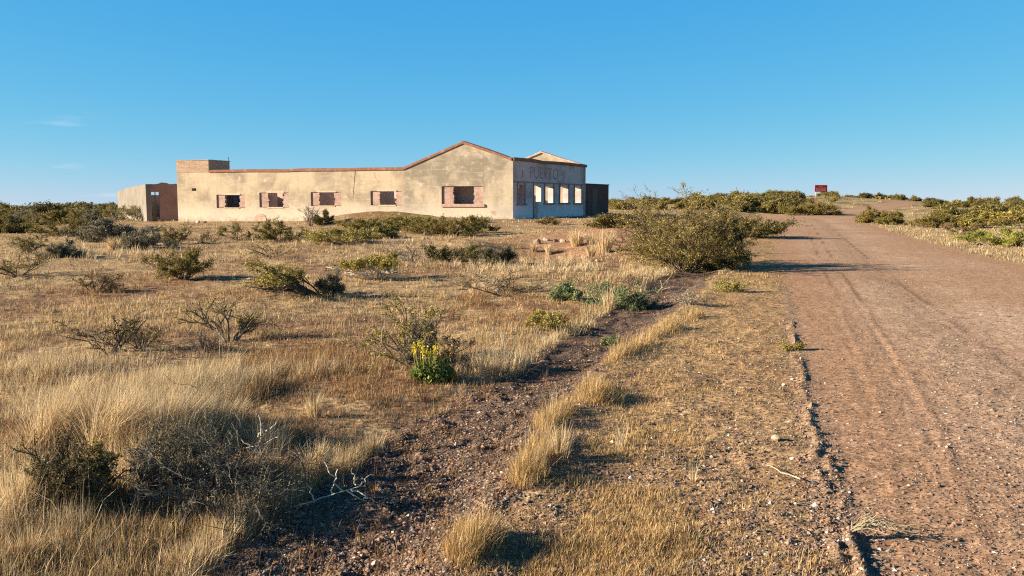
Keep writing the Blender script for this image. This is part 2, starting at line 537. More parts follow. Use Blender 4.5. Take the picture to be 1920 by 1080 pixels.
STRAW = (.58, .43, .235); PALE = (.69, .56, .365); GOLD = (.50, .33, .125); RUST = (.27, .135, .06)
UMBER = (.19, .115, .065); GREY = (.36, .31, .23); OLIVE = (.19, .17, .05)
LEFT_EDGE = [gp(*p, z=-.05) for p in [(380, 1080), (520, 960), (635, 880), (700, 848), (765, 822), (850, 768), (935, 716), (1010, 668), (1085, 612), (1160, 570), (1270, 512)]]
RIGHT_EDGE = [gp(*p, z=-.03) for p in [(835, 1080), (880, 1030), (985, 925), (1030, 845), (1050, 795), (1100, 752), (1150, 690), (1240, 632), (1300, 590)]]
TALLS = [(hit(*p), r, a) for p, r, a in [((180, 830), .9, 1.3), ((330, 850), .6, 1.2), ((90, 790), .7, .9), ((330, 745), .9, .8), ((120, 700), 1.0, .5), ((450, 740), .5, .5),
                                          ((560, 700), .8, .45), ((60, 1000), .5, .6), ((900, 700), .5, .6), ((1250, 520), 1.6, .6),
                                          ((1130, 560), .7, .6), ((130, 480), 3, .5), ((220, 470), 2.5, .5), ((1000, 500), 2.5, .6), ((700, 450), 5, .35), ((1080, 485), 2.5, .5)]]
BARES = [(hit(*p), r, a) for p, r, a in [((1150, 455), 4.0, 1.0), ((1040, 470), 2.2, .8), ((420, 428), 5, .6), ((330, 420), 6, .75), ((930, 425), 4, .4), ((1020, 430), 5, .5),
                                          ((600, 540), 2.5, .35), ((100, 520), 4, .5), ((250, 540), 4, .45), ((1200, 425), 4, .5), ((650, 650), .7, .35), ((30, 850), .4, .8)]]
RUSTS = [(hit(*p), r, a) for p, r, a in [((620, 660), 1.2, 1), ((680, 740), 1.0, .9), ((600, 780), .9, .8), ((950, 590), 1.6, .5), ((1000, 560), 2, .5), ((250, 540), 3, .4), ((60, 830), .6, 1)]]


def field(L, X, Y):
    v = np.zeros(X.shape)
    for (cx, cy), r, a in L:
        v = np.maximum(v, a * np.exp(-((X - cx) / r) ** 2 - ((Y - cy) / r) ** 2))
    return v


def build_grass():
    rng = np.random.default_rng(11)
    # tuft centres: dense near the verge where single blades show, thinner far off
    n = 195000
    a = np.radians(rng.uniform(-34, 34, n))
    u = rng.random(n); D0, D1, e = 2.4, 150.0, .72
    Dd = (D0 ** -e + u * (D1 ** -e - D0 ** -e)) ** (-1 / e)
    X, Y = Dd * np.sin(a), Dd * np.cos(a)
    ri, pin = road_in(X, Y), path_in(X, Y)
    s = np.interp(Y, rl_y, rl_x) - X
    dl, pl, sl = polydist(X, Y, LEFT_EDGE); wx_ = (fbm(X * 1.3, Y * 1.3, 3, 98) - .5) * .4
    dr, pr, sr = polydist(X + wx_, Y, RIGHT_EDGE)
    left = s > 0
    tall = np.maximum(field(TALLS, X, Y), 0)
    gate = sst(fbm(X * 1.6, Y * 1.6, 2, 95), .38, .58)
    edge = np.maximum(np.exp(-(dl / .17) ** 2) * (.35 + .65 * gate), np.exp(-(dr / .11) ** 2) * .9 * sst(fbm(X * 2.4, Y * 2.4, 2, 99), .20, .44)) * (Dd < 30)
    bare, rust = field(BARES, X, Y), field(RUSTS, X, Y)
    tall = tall * (.35 + .65 * sst(fbm(X * 2.2, Y * 2.2, 2, 96), .36, .58))
    n3 = fbm(X * .9 + 4, Y * .9, 3, 97)
    n1 = fbm(X * .8, Y * .8, 3, 91); n2 = fbm(X * 3.0, Y * 3.0, 2, 93)
    verge = (sst(s, 3.2, 1.5) * left * (polydist(X, Y, PATH_C)[2] < 0)) * (Y < 40)
    P = .86 * sst(n1 * .5 + n2 * .5, .42, .62) + .09
    P = np.maximum(P, edge * np.where(dl < dr, .7, 1)); P = np.maximum(P, tall); P = np.maximum(P, rust * .85)
    P = np.maximum(P, .35 * sst(n2, .3, .5))
    P = np.where((verge > .3) & (edge < .2), .16 + .38 * sst(n2, .35, .65), P)
    P *= 1 - bare * .95
    P = np.where(pin > 0, .5, P)
    P *= 1 * np.where(ri > -.02, 0.0, 1)
    P *= np.where((ri > -.75) & (ri <= -.02) & (s > 0) & (Y < 16), .22, 1)
    rgt = X > np.interp(Y, rr_y, rr_x) - 1.2
    P = np.where(rgt & (ri < 0), .95 * (n2 > .25), P)
    P = np.where((s < 0) & ~rgt & (Y < 80), 0, P)
    keep = rng.random(n) < P
    X, Y, Dd, tall, edge, rust, verge, n1, n2, s, dl, dr, n3, pin = [q[keep] for q in (X, Y, Dd, tall, edge, rust, verge, n1, n2, s, dl, dr, n3, pin)]
    n = len(X)
    h = .03 + .09 * n1 + .05 * rng.random(n)
    h = np.where(verge > .3, .012 + .035 * n2 + .02 * rng.random(n) ** 3, h)
    h = h + edge * np.where(dl < dr, .04 + .10 * rng.random(n), .05 + .15 * rng.random(n)) + tall * (.12 + .2 * rng.random(n))
    h = h * np.where(rng.random(n) < .06, 1.7, 1.0) + Dd * .0005
    h = np.where(rust > .4, h * .6, h)
    h = np.where((s < 0), h * 1.3, h)
    brown = (n3 < .46) & (tall < .3) & (edge < .25)
    h = np.where(brown, h * .62, h)
    h = np.where(pin > 0, .008 + .016 * rng.random(n) + .1 * (rng.random(n) < .02), h)
    nb = np.clip(rng.integers(7, 15, n) * np.where(Dd > 30, .7, 1) * (1 + .9 * np.maximum(tall, edge)), 4, 26).astype(int)
    rep = np.repeat(np.arange(n), nb); m = len(rep)
    rad = (.012 + .03 * rng.random(n) + h * .18)[rep] * np.sqrt(rng.random(m)) * (1 + Dd[rep] * .02)
    th = rng.random(m) * 2 * math.pi
    bx, by = X[rep] + rad * np.cos(th), Y[rep] + rad * np.sin(th)
    bz = terrain(bx, by) - .008
    H = h[rep] * rng.uniform(.45, 1.15, m)
    W = np.maximum(.0022 + .0018 * rng.random(m), Dd[rep] * .00042)
    lean = np.clip(rng.normal(.36, .24, m), 0, .95)
    lean = np.where(rng.random(m) < .12, rng.uniform(.88, .99, m), lean)
    windy = rng.random(m) < .45
    ld = np.where(windy, rng.normal(.1, .5, m), th + rng.normal(0, .5, m))
    kind = rng.random(n) * .6 + n2 * .4
    pal_gold = [(*GOLD, 4), (*STRAW, 3), (*RUST, 1.0), (*UMBER, .5)]
    pal_field = [(*STRAW, 4), (*PALE, 1.5), (*GOLD, 3.2), (*GREY, 1.0), (*UMBER, 1.6), (*RUST, 1.2)]
    pal_tall = [(*PALE, 4), (*STRAW, 4), (*GOLD, 1), (*GREY, 1)]
    pal_rust = [(*RUST, 5), (*UMBER, 2), (*GOLD, 1.2), (*STRAW, .8)]
    C = cols(rng, m, pal_field)
    sel = (verge[rep] > .3) | ((edge[rep] > .2) & (rng.random(m) < .5)); C[sel] = cols(rng, sel.sum(), pal_gold)
    sel = (tall[rep] > .25) | (H > .28); C[sel] = cols(rng, sel.sum(), pal_tall)
    sel = (rust[rep] > .3) & (rng.random(m) < .85); C[sel] = cols(rng, sel.sum(), pal_rust)
    sel = brown[rep] & (rng.random(m) < .7); C[sel] = cols(rng, sel.sum(), [(*UMBER, 3), (.26, .18, .115, 4), (*GREY, 1), (*RUST, 1.5), (*STRAW, 1)])
    sel = (edge[rep] > .3) & (dl < dr)[rep] & (rng.random(m) < .75); C[sel] = cols(rng, sel.sum(), pal_tall)
    sel = (pin[rep] > 0); C[sel] = cols(rng, sel.sum(), [(*RUST, 4), (*GOLD, 2), (*UMBER, 3)])
    tint = (.62 + .62 * rng.random(n))[rep]
    C = C * tint[:, None]
    B = np.stack([bx, by, bz], 1)
    V, Fs, Cc = blades(rng, B, H, W, ld, lean, C)
    far = np.repeat(Dd[rep] > 22, 5); 
    o = link('dry_grass', tri_mesh('dry_grass', V, Fs, M_GRASS, Cc)); tag(o, 'dry straw and rust coloured grass over the field and verge', 'grass', kind='stuff')
    return m


build_grass()

# ------------------------------------------------------------------ pebbles
OCT_V = np.array([[1, 0, 0], [0, 1, 0], [-1, 0, 0], [0, -1, 0], [0, 0, 1], [0, 0, -1], [.62, .62, .3], [-.62, .62, .25], [-.62, -.62, .3], [.62, -.62, .25]])
OCT_F = np.array([[0, 6, 4], [6, 1, 4], [1, 7, 4], [7, 2, 4], [2, 8, 4], [8, 3, 4], [3, 9, 4], [9, 0, 4], [6, 0, 5], [1, 6, 5], [7, 1, 5], [2, 7, 5], [8, 2, 5], [3, 8, 5], [9, 3, 5], [0, 9, 5]])


def stones_mesh(name, P, S, C, rng):
    n = len(P)
    a = rng.random(n) * 6.283
    v = OCT_V[None] * rng.uniform(.7, 1.25, (n, len(OCT_V), 1)) * np.stack([S * rng.uniform(.8, 1.3, n), S * rng.uniform(.7, 1.1, n), S * rng.uniform(.45, .8, n)], 1)[:, None, :]
    ca, sa = np.cos(a)[:, None], np.sin(a)[:, None]
    x = v[..., 0] * ca - v[..., 1] * sa; y = v[..., 0] * sa + v[..., 1] * ca
    v = np.stack([x, y, v[..., 2]], -1) + P[:, None, :]
    Fs = (OCT_F[None] + (np.arange(n) * len(OCT_V))[:, None, None]).reshape(-1, 3)
    return tri_mesh(name, v.reshape(-1, 3), Fs, M_STONE, np.repeat(C, len(OCT_V), 0))


PEB = [(.25, .165, .11, 4), (.22, .15, .11, 4), (.13, .10, .085, 4.5), (.40, .31, .24, 1.2), (.58, .51, .43, .3), (.34, .18, .11, 2)]


def build_pebbles():
    rng = np.random.default_rng(5)
    n = 360000
    a = np.radians(rng.uniform(-34, 34, n)); u = rng.random(n); D0, D1, e = 2.4, 34.0, 1.1
    Dd = (D0 ** -e + u * (D1 ** -e - D0 ** -e)) ** (-1 / e)
    X, Y = Dd * np.sin(a), Dd * np.cos(a)
    ri, pin = road_in(X, Y), path_in(X, Y)
    s = np.interp(Y, rl_y, rl_x) - X
    dm, _, _ = polydist(X, Y, MIDROW); d1, _, _ = polydist(X, Y, RIDGE1); d2, _, _ = polydist(X, Y, RIDGE2)
    P = np.where(ri > 0, .17 + .38 * np.exp(-(dm / .6) ** 2), np.where((s > 0) & (s < 2.6), .42, .10))
    P = np.where(pin > 0, .9, P)
    P = np.maximum(P, .9 * np.exp(-(np.minimum(d1, d2) / .13) ** 2))
    P = np.maximum(P, np.where((s > 0) & (s < .75) & (Y < 9), .55 * sst(fbm(X * 2, Y * 2, 2, 3), .35, .6), 0))
    keep = rng.random(n) < P
    X, Y, Dd, pin, ri = X[keep], Y[keep], Dd[keep], pin[keep], ri[keep]
    n = len(X)
    S = .0035 + .008 * rng.random(n) ** 2.5 + .016 * (rng.random(n) ** 14)
    S = S * np.where(ri > 0, .75, .88) + Dd * .00022
    Z = terrain(X, Y) + S * rng.uniform(-.15, .25, n)
    o = link('gravel', stones_mesh('gravel', np.stack([X, Y, Z], 1), S, cols(rng, n, PEB, .25), rng))
    tag(o, 'loose pebbles on the road edge and gully', 'gravel', kind='stuff')


build_pebbles()

# ------------------------------------------------------------------ shrubs
def tube(P, Rr, sides=3):
    P = np.asarray(P); n = len(P)
    T = np.gradient(P, axis=0); T /= np.linalg.norm(T, axis=1)[:, None] + 1e-9
    ref = np.array([.3, .2, 1.0]) if abs(T[0, 2]) < .8 else np.array([1.0, .2, 0])
    A = np.cross(T, ref); A /= np.linalg.norm(A, axis=1)[:, None] + 1e-9
    B = np.cross(T, A)
    th = np.arange(sides) * 2 * math.pi / sides
    ring = P[:, None, :] + (A[:, None, :] * np.cos(th)[None, :, None] + B[:, None, :] * np.sin(th)[None, :, None]) * np.asarray(Rr)[:, None, None]
    V = ring.reshape(-1, 3)
    i = np.arange(n - 1)[:, None] * sides; j = np.arange(sides)[None, :]; k = (j + 1) % sides
    Fq = np.stack([i + j, i + k, i + sides + k, i + sides + j], -1).reshape(-1, 4)
    return V, Fq


def skeleton(rng, stems=9, spread=.9, up=.5, levels=3, seg=6, lean=(0, 0), wig=.25, kids=2.2, fan=.55):
    """polylines in a unit-sized shrub: (points, level)"""
    out = []

    def grow(p, d, L, lvl):
        pts = [p]; d = d / np.linalg.norm(d)
        ns = seg if lvl == 0 else max(3, seg - lvl)
        for i in range(ns):
            d = d + rng.normal(0, wig, 3) * .6 + np.array([lean[0] * .08, lean[1] * .08, up * .12])
            d /= np.linalg.norm(d)
            p = p + d * L / ns
            if p[2] < .02: p[2] = .02 + .02 * rng.random()
            pts.append(p)
            if lvl < levels - 1 and i >= (1 if lvl == 0 else 0):
                for _ in range(rng.poisson(kids / ns * 1.4)):
                    dd = d + rng.normal(0, fan, 3)
                    grow(p.copy(), dd, L * rng.uniform(.35, .62), lvl + 1)
        out.append((np.array(pts), lvl))

    for i in range(stems):
        a = rng.random() * 2 * math.pi
        tilt = spread * math.sqrt(rng.random())
        d = np.array([math.sin(tilt) * math.cos(a) + lean[0] * .5, math.sin(tilt) * math.sin(a) + lean[1] * .5, math.cos(tilt)])
        grow(np.array([.04 * math.cos(a), .04 * math.sin(a), -.03]), d, rng.uniform(.75, 1.1), 0)
    return out


def shrub_geo(seed, w, h, leafn=6, leaf=.03, pal=None, bark=None, rad=.008, dome=0, tipbias=0, **kw):
    rng = np.random.default_rng(seed)
    sk = skeleton(rng, **kw)
    allp = np.concatenate([p for p, l in sk])
    lo, hi = np.percentile(allp, 2, 0), np.percentile(allp, 99.2, 0)
    sx = w / max(hi[0] - lo[0], .2); sz = h / max(hi[2], .1)
    sc = np.array([sx, sx, sz])
    cx = 0.0
    VB, FB, o = [], [], 0
    nodes = []
    for p, l in sk:
        q = p * sc
        r0 = rad * [1, .6, .38, .28][min(l, 3)]
        v, f = tube(q, np.linspace(r0, r0 * .45, len(q)))
        VB.append(v); FB.append(f + o); o += len(v)
        if l >= 1 or len(sk) < 30:
            t = np.linspace(0, 1, len(q))
            st = 1 if l == 1 else 0
            nodes.append(np.concatenate([q[st:], t[st:, None]], 1))
    VB = np.concatenate(VB); FB = np.concatenate(FB)
    nodes = np.concatenate(nodes) if nodes else np.zeros((0, 4))
    if tipbias:
        pr = nodes[:, 2] / max(h, .01)
        nodes = nodes[rng.random(len(nodes)) < np.clip((pr - tipbias) * 4, 0, 1)]
    n = int(len(nodes) * leafn)
    if n and len(nodes):
        k = rng.integers(0, len(nodes), n)
        P = nodes[k, :3] + rng.normal(0, 1, (n, 3)) * leaf * 1.3
        P[:, 2] = np.maximum(P[:, 2], .01)
        if dome:
            m = rng.integers(0, len(nodes), int(n * dome))
            Q = nodes[m, :3] + rng.normal(0, 1, (len(m), 3)) * np.array([w, w, h]) * .06
            Q[:, 2] = np.abs(Q[:, 2]); P = np.concatenate([P, Q]); n = len(P)
    else:
        n = 0; P = np.zeros((0, 3))
    bc = np.array(bark if bark else (.16, .115, .08)) * (1 + (rng.random((len(VB), 1)) - .5) * .3)
    if n:
        sz_ = leaf * rng.uniform(.6, 1.3, n)
        a = rng.normal(0, 1, (n, 3)); a /= np.linalg.norm(a, axis=1)[:, None]
        b = np.cross(a, rng.normal(0, 1, (n, 3))); b /= np.linalg.norm(b, axis=1)[:, None] + 1e-9
        a = a * sz_[:, None]; b = b * (sz_ * .45)[:, None]
        VL = np.stack([P - a, P + b, P + a, P - b], 1).reshape(-1, 3)
        FL = (np.arange(n) * 4)[:, None] + np.arange(4)[None]
        # shoots of a shrub differ in tint clump by clump
        cl = fbm(P[:, 0] * 3 / max(w, .1) + seed, (P[:, 1] + P[:, 2]) * 3 / max(w, .1), 2, seed)
        LC = cols(rng, n, pal, .25) * (.72 + .6 * cl)[:, None]
        LC = np.repeat(LC, 4, 0)
    else:
        VL = FL = LC = None
    return VB, FB, bc, VL, FL, LC


OLV = [(.20, .165, .045, 4), (.27, .215, .055, 3), (.13, .11, .035, 2), (.24, .165, .06, 1.5)]
YOL = [(.36, .29, .065, 4), (.26, .215, .055, 3), (.42, .34, .10, 1.5), (.17, .13, .045, 1.5)]
DRK = [(.12, .105, .04, 4), (.17, .14, .045, 3), (.20, .155, .05, 1.5)]
SLV = [(.18, .155, .095, 4), (.25, .22, .145, 2), (.13, .11, .07, 2)]
GGR = [(.19, .23, .10, 4), (.27, .30, .13, 2), (.13, .155, .075, 2), (.34, .33, .11, .8)]
BRN = [(.22, .15, .07, 4), (.28, .19, .09, 2), (.16, .125, .045, 2)]
STYLES = {
    'bare': dict(stems=9, spread=1.1, levels=4, kids=2.5, fan=.42, leafn=.3, leaf=.013, pal=OLV, bark=(.17, .13, .10), rad=.011, wig=.28),
    'twiggy': dict(stems=16, spread=1.0, levels=4, kids=2.6, leafn=.10, leaf=.012, pal=BRN, bark=(.30, .25, .20), rad=.009, wig=.3),
    'sparse': dict(stems=10, spread=.95, levels=4, kids=2.3, leafn=1.6, leaf=.018, pal=OLV, bark=(.15, .11, .08), rad=.012, wig=.25),
    'leafy': dict(stems=14, spread=1.1, levels=4, kids=2.4, leafn=4.0, leaf=.024, pal=OLV, bark=(.14, .10, .07), rad=.012, wig=.25),
    'yellow': dict(stems=14, spread=1.1, levels=4, kids=2.4, leafn=3.6, leaf=.024, pal=YOL, bark=(.20, .15, .10), rad=.012, wig=.25),
    'dense': dict(stems=16, spread=1.35, levels=4, kids=2.4, leafn=5.5, leaf=.034, pal=OLV, bark=(.12, .09, .06), rad=.014, wig=.25, dome=.4),
    'dark': dict(stems=16, spread=1.35, levels=4, kids=2.4, leafn=5.0, leaf=.034, pal=DRK, bark=(.10, .08, .06), rad=.014, wig=.25, dome=.4),
    'silver': dict(stems=16, spread=1.3, levels=4, kids=2.5, leafn=3.5, leaf=.028, pal=SLV, bark=(.16, .13, .11), rad=.012, wig=.28, dome=.3),
    'greygreen': dict(stems=16, spread=1.25, levels=3, kids=3.5, leafn=3.5, leaf=.035, pal=GGR, bark=(.26, .25, .14), rad=.007, wig=.22),
}


def shrub(name, px, py, w_px, h_px, style, label, cat='shrub', seed=1, group=None, dx=0, **over):
    """a thing: Empty at the stem base > branches, foliage"""
    x, y = hit(px, py)
    D = math.hypot(x, y)
    k = y / cp / F
    st = dict(STYLES[style]); st.update(over)
    w, h = w_px * k, h_px * k
    st['leaf'] *= .78; st['leafn'] *= 1.35
    st['leaf'] = max(st['leaf'] * (.6 + .4 * min(2.5, w)), D * .0006)
    st['rad'] = max(st['rad'] * min(1.6, .5 + .5 * w), D * .00022)
    VB, FB, bc, VL, FL, LC = shrub_geo(seed, w, h, **st)
    root = bpy.data.objects.new(name, None); COL.objects.link(root)
    root.empty_display_size = .2
    root.location = (x, y, float(terrain(np.array([x]), np.array([y]))[0]) - .02)
    tag(root, label, cat, group)
    link('branches', tri_mesh('branches', VB, FB, M_BARK, bc), root)
    if VL is not None and len(VL):
        link('foliage', tri_mesh('foliage', VL, FL, M_LEAF, LC), root)
    return root


# (base px, base py, width, height, style, label, seed, overrides)
SHRUBS = [
    (12, 437, 70, 30, 'dark', 'dark rounded bush cut by the left edge of the picture', 3, {}),
    (110, 441, 120, 48, 'leafy', 'green branchy bush behind the grey belt at far left', 4, {}),
    (205, 452, 130, 42, 'silver', 'silvery grey bush, left one of the pair left of the building', 5, {}),
    (275, 466, 80, 34, 'silver', 'dark grey bush with black shade, nearer to the outbuilding corner', 6, {}),
    (118, 483, 60, 30, 'silver', 'small dark grey bush among straw tussocks at far left', 7, {}),
    (55, 478, 80, 40, 'sparse', 'sparse olive bush behind the branchy one at the left edge', 8, {}),
    (38, 516, 110, 50, 'sparse', 'open branchy bush nearest the left edge of the field', 9, {}),
    (178, 548, 84, 44, 'sparse', 'small brown open bush on bare ground in the left field', 10, dict(pal=BRN)),
    (345, 524, 105, 56, 'leafy', 'upright green leafy bush alone in the left field', 11, dict(spread=.8, leafn=2.6)),
    (330, 458, 66, 42, 'sparse', 'loose olive bush below the left end of the building', 12, {}),
    (388, 456, 36, 26, 'bare', 'little brown twiggy bush on bare earth below the first window', 13, dict(bark=(.2, .12, .07))),
    (448, 450, 66, 34, 'sparse', 'brown green bush under the first and second windows', 14, dict(leafn=2.2)),
    (524, 452, 84, 40, 'leafy', 'olive bush below the bricked arch in the facade', 15, dict(leafn=2.4)),
    (583, 424, 44, 40, 'twiggy', 'grey twiggy bush standing against the facade wall', 16, dict(spread=.8, bark=(.20, .14, .12))),
    (606, 421, 36, 26, 'leafy', 'low green bush tucked right of the twiggy one at the wall', 17, {}),
    (640, 456, 130, 28, 'yellow', 'wide low yellowish bush before the spoil mound', 18, dict(leafn=1.8)),
    (700, 433, 110, 24, 'leafy', 'ground hugging bush on the left slope of the spoil mound', 19, {}),
    (770, 425, 90, 20, 'yellow', 'yellow green bush on the crest of the spoil mound', 20, {}),
    (850, 442, 120, 36, 'leafy', 'broad green bush right of the spoil mound', 21, dict(leafn=2.6)),
    (705, 447, 60, 20, 'dark', 'dark bush standing in for the shade at the foot of the spoil mound', 22, dict(leafn=3)),  # added dark leaves stand for the shadow below the mound
    (800, 437, 100, 26, 'leafy', 'low olive bush between the mound crest and the broad green bush', 76, dict(leafn=2.6)),
    (890, 437, 70, 24, 'leafy', 'small green bush at the right end of the band before the facade', 77, dict(leafn=2.6)),
    (738, 431, 90, 22, 'yellow', 'yellowish plant spilling down the front of the spoil mound', 78, dict(leafn=2.2)),
    (1258, 496, 150, 118, 'leafy', 'upright ragged bush at the heart of the roadside thicket', 79, dict(leafn=2.8, leaf=.016, spread=.75, stems=18, pal=YOL + BRN[:1])),
    (515, 482, 66, 28, 'sparse', 'low open bush above the wind leaned one', 23, {}),
    (606, 556, 120, 68, 'leafy', 'wind leaned bush with black stems reaching left', 24, dict(lean=(-1.9, 0), spread=.45, tipbias=.32, bark=(.075, .06, .05), rad=.018, leafn=4, pal=YOL)),
    (622, 557, 44, 46, 'silver', 'grey green upright bush at the foot of the leaning one', 25, dict(spread=.7, dome=0, leafn=2)),
    (705, 523, 115, 46, 'yellow', 'yellow topped bush with bleached white stems', 26, dict(tipbias=.5, bark=(.55, .48, .38), rad=.02, leafn=6)),
    (770, 492, 90, 46, 'twiggy', 'bare grey fan shaped bush left of the dark pit', 27, dict(spread=.9)),
    (848, 491, 100, 32, 'leafy', 'dark green low bush on the left rim of the pit', 28, dict(leafn=2.5, pal=DRK)),
    (930, 497, 70, 30, 'dark', 'black bush standing in for the shade down in the pit', 29, dict(leafn=1.5, pal=[(.08, .075, .04, 1)])),  # near-black leaf colour stands for the shadow in the pit
    (940, 549, 150, 58, 'bare', 'wide bare bush with curved thorny arms before the pit', 30, dict(lean=(.2, 0), bark=(.22, .165, .11), rad=.013)),
    (1180, 541, 66, 34, 'twiggy', 'brown dead twiggy bush above the blue green plants', 31, dict(bark=(.2, .14, .10))),
    (1130, 576, 120, 52, 'greygreen', 'blue green leafy bush on the left bank of the gully', 32, dict(leafn=1.9, leaf=.022)),
    (1196, 580, 70, 34, 'greygreen', 'darker blue green bush leaning over the gully bend', 33, dict(leafn=2, leaf=.022, pal=[(.09, .125, .065, 3), (.14, .18, .10, 2)])),
    (1062, 562, 48, 30, 'greygreen', 'small blue green tuft left of the big one by the gully', 34, {}),
    (1030, 617, 70, 36, 'yellow', 'small yellow green sprig on the gully edge', 35, dict(leafn=1.6, stems=8)),
    (200, 664, 190, 84, 'bare', 'bare black branched bush spreading left over the straw', 36, dict(lean=(-.55, 0), bark=(.095, .07, .055), rad=.013, leafn=.35)),
    (262, 655, 90, 66, 'bare', 'thin bare bush with a few green tips beside the black branched one', 37, dict(leafn=.7)),
    (432, 644, 160, 84, 'bare', 'bare bush with yellow leaf tips casting shade to its right', 38, dict(leafn=1.0, pal=YOL, rad=.013)),
    (385, 660, 80, 50, 'twiggy', 'low grey dead bush left of the yellow tipped one', 39, dict(bark=(.16, .13, .11))),
    (770, 684, 190, 124, 'sparse', 'large thin bush behind the flowering plant', 40, dict(lean=(-.7, 0), leafn=1.1, pal=YOL, bark=(.22, .17, .12))),
    (815, 690, 130, 90, 'silver', 'dense grey bush in the middle of the field behind the flowers', 41, dict(leafn=2.4, dome=0, leaf=.013, bark=(.16, .13, .10))),
    (1145, 646, 30, 16, 'greygreen', 'tiny green seedling in the gully', 42, dict(stems=5, leafn=1.5)),
    (1284, 510, 235, 150, 'leafy', 'tall olive bush with high stalks beside the road', 50, dict(spread=1.12, rad=.008, leafn=3.8, leaf=.015, stems=26, pal=YOL + BRN[:2])),
    (1222, 470, 120, 92, 'sparse', 'brown twiggy bush forming the left side of the roadside thicket', 51, dict(leafn=2.0, leaf=.014, spread=.9, stems=16, pal=OLV + BRN, bark=(.20, .14, .10))),
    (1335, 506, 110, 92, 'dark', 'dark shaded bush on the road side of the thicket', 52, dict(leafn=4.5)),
    (1372, 444, 110, 50, 'dark', 'dark low bush reaching out to the road behind the thicket', 53, dict(lean=(.8, 0))),
    (1275, 506, 120, 54, 'yellow', 'pale yellow low bush in front of the thicket', 54, dict(leafn=2.0)),
    (1372, 500, 26, 50, 'twiggy', 'pale forked dead stem at the right foot of the thicket', 55, dict(stems=3, levels=3, spread=.35, leafn=0, bark=(.42, .38, .33), rad=.02)),
    (1240, 480, 60, 40, 'yellow', 'low yellow sprig on the bare bank left of the thicket', 56, dict(leafn=2)),
    (1368, 547, 60, 28, 'greygreen', 'yellow green clump on the verge below the thicket', 57, dict(pal=YOL, leafn=1.8, leaf=.02)),
    (1290, 570, 56, 30, 'twiggy', 'pale dead clump at the head of the gully', 58, dict(bark=(.42, .36, .27))),
    (1484, 655, 40, 16, 'greygreen', 'small green weed on the road edge', 59, dict(stems=9, leafn=1.2, leaf=.018, pal=YOL)),
    (1512, 403, 100, 32, 'dense', 'dense green bush at the left of the road junction', 60, {}),
    (1648, 418, 62, 28, 'dense', 'dark green bush on the right side of the junction', 61, {}),
    (1668, 421, 44, 20, 'leafy', 'small olive bush in front of the junction bush', 62, {}),
    (1868, 462, 100, 34, 'yellow', 'bright yellow green bush at the right roadside', 63, dict(leafn=6, pal=[(.30, .30, .06, 4), (.22, .22, .05, 2), (.36, .33, .10, 1)])),
    (1925, 462, 70, 34, 'yellow', 'yellow green bush cut by the right edge of the picture', 64, dict(leafn=6, pal=[(.27, .26, .06, 4), (.2, .19, .05, 2)])),
    (1740, 427, 70, 26, 'leafy', 'olive bush on the straw bank right of the road', 65, {}),
    (1800, 440, 60, 22, 'sparse', 'brown scraggy bush beside the yellow green one', 66, dict(pal=BRN)),
    (1860, 428, 80, 24, 'sparse', 'grey bush behind the bright yellow green one', 67, {}),
    (1012, 408, 30, 14, 'yellow', 'small dry bush at the foot of the doorway', 68, {}),
    (1165, 425, 100, 22, 'dark', 'dark flat bush beside the brick annex', 69, {}),
    (256, 415, 76, 30, 'twiggy', 'pale brushy shrub against the outbuilding wall', 70, dict(bark=(.30, .27, .18), leafn=1.0, pal=OLV)),
    (1030, 422, 40, 16, 'sparse', 'small dry bush on the earth in front of the shaded wall', 71, dict(pal=BRN)),
    (135, 950, 150, 125, 'yellow', 'yellow leaved bush in the straw at the lower left corner', 72, dict(spread=.8, leafn=4.0, leaf=.014, pal=[(.30, .24, .05, 3), (.2, .16, .05, 2), (.12, .09, .05, 2)])),
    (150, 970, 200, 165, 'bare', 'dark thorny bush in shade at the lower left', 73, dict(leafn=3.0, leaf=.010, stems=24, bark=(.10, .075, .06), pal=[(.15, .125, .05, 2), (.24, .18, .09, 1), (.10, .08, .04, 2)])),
    (420, 965, 330, 165, 'twiggy', 'tangled dead grey bush, darkened for deep shade, beside the gravel', 74, dict(stems=42, bark=(.13, .115, .095), rad=.006, leafn=.5, leaf=.008, pal=[(.10, .10, .07, 2), (.22, .18, .11, 1)], wig=.34)),  # deep shade is painted into the dark leaf colours
    (330, 940, 240, 150, 'silver', 'grey green bush darkened to stand for shade behind the dead tangle', 75, dict(leafn=1.6, leaf=.009, stems=32, rad=.007, dome=0, pal=[(.10, .10, .06, 2), (.07, .065, .04, 2), (.2, .16, .09, 1)])),  # leaf colours darkened to carry the shade of this corner
]
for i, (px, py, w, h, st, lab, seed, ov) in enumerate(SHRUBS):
    shrub('shrub', px, py, w, h, st, lab, 'shrub', seed, **ov)

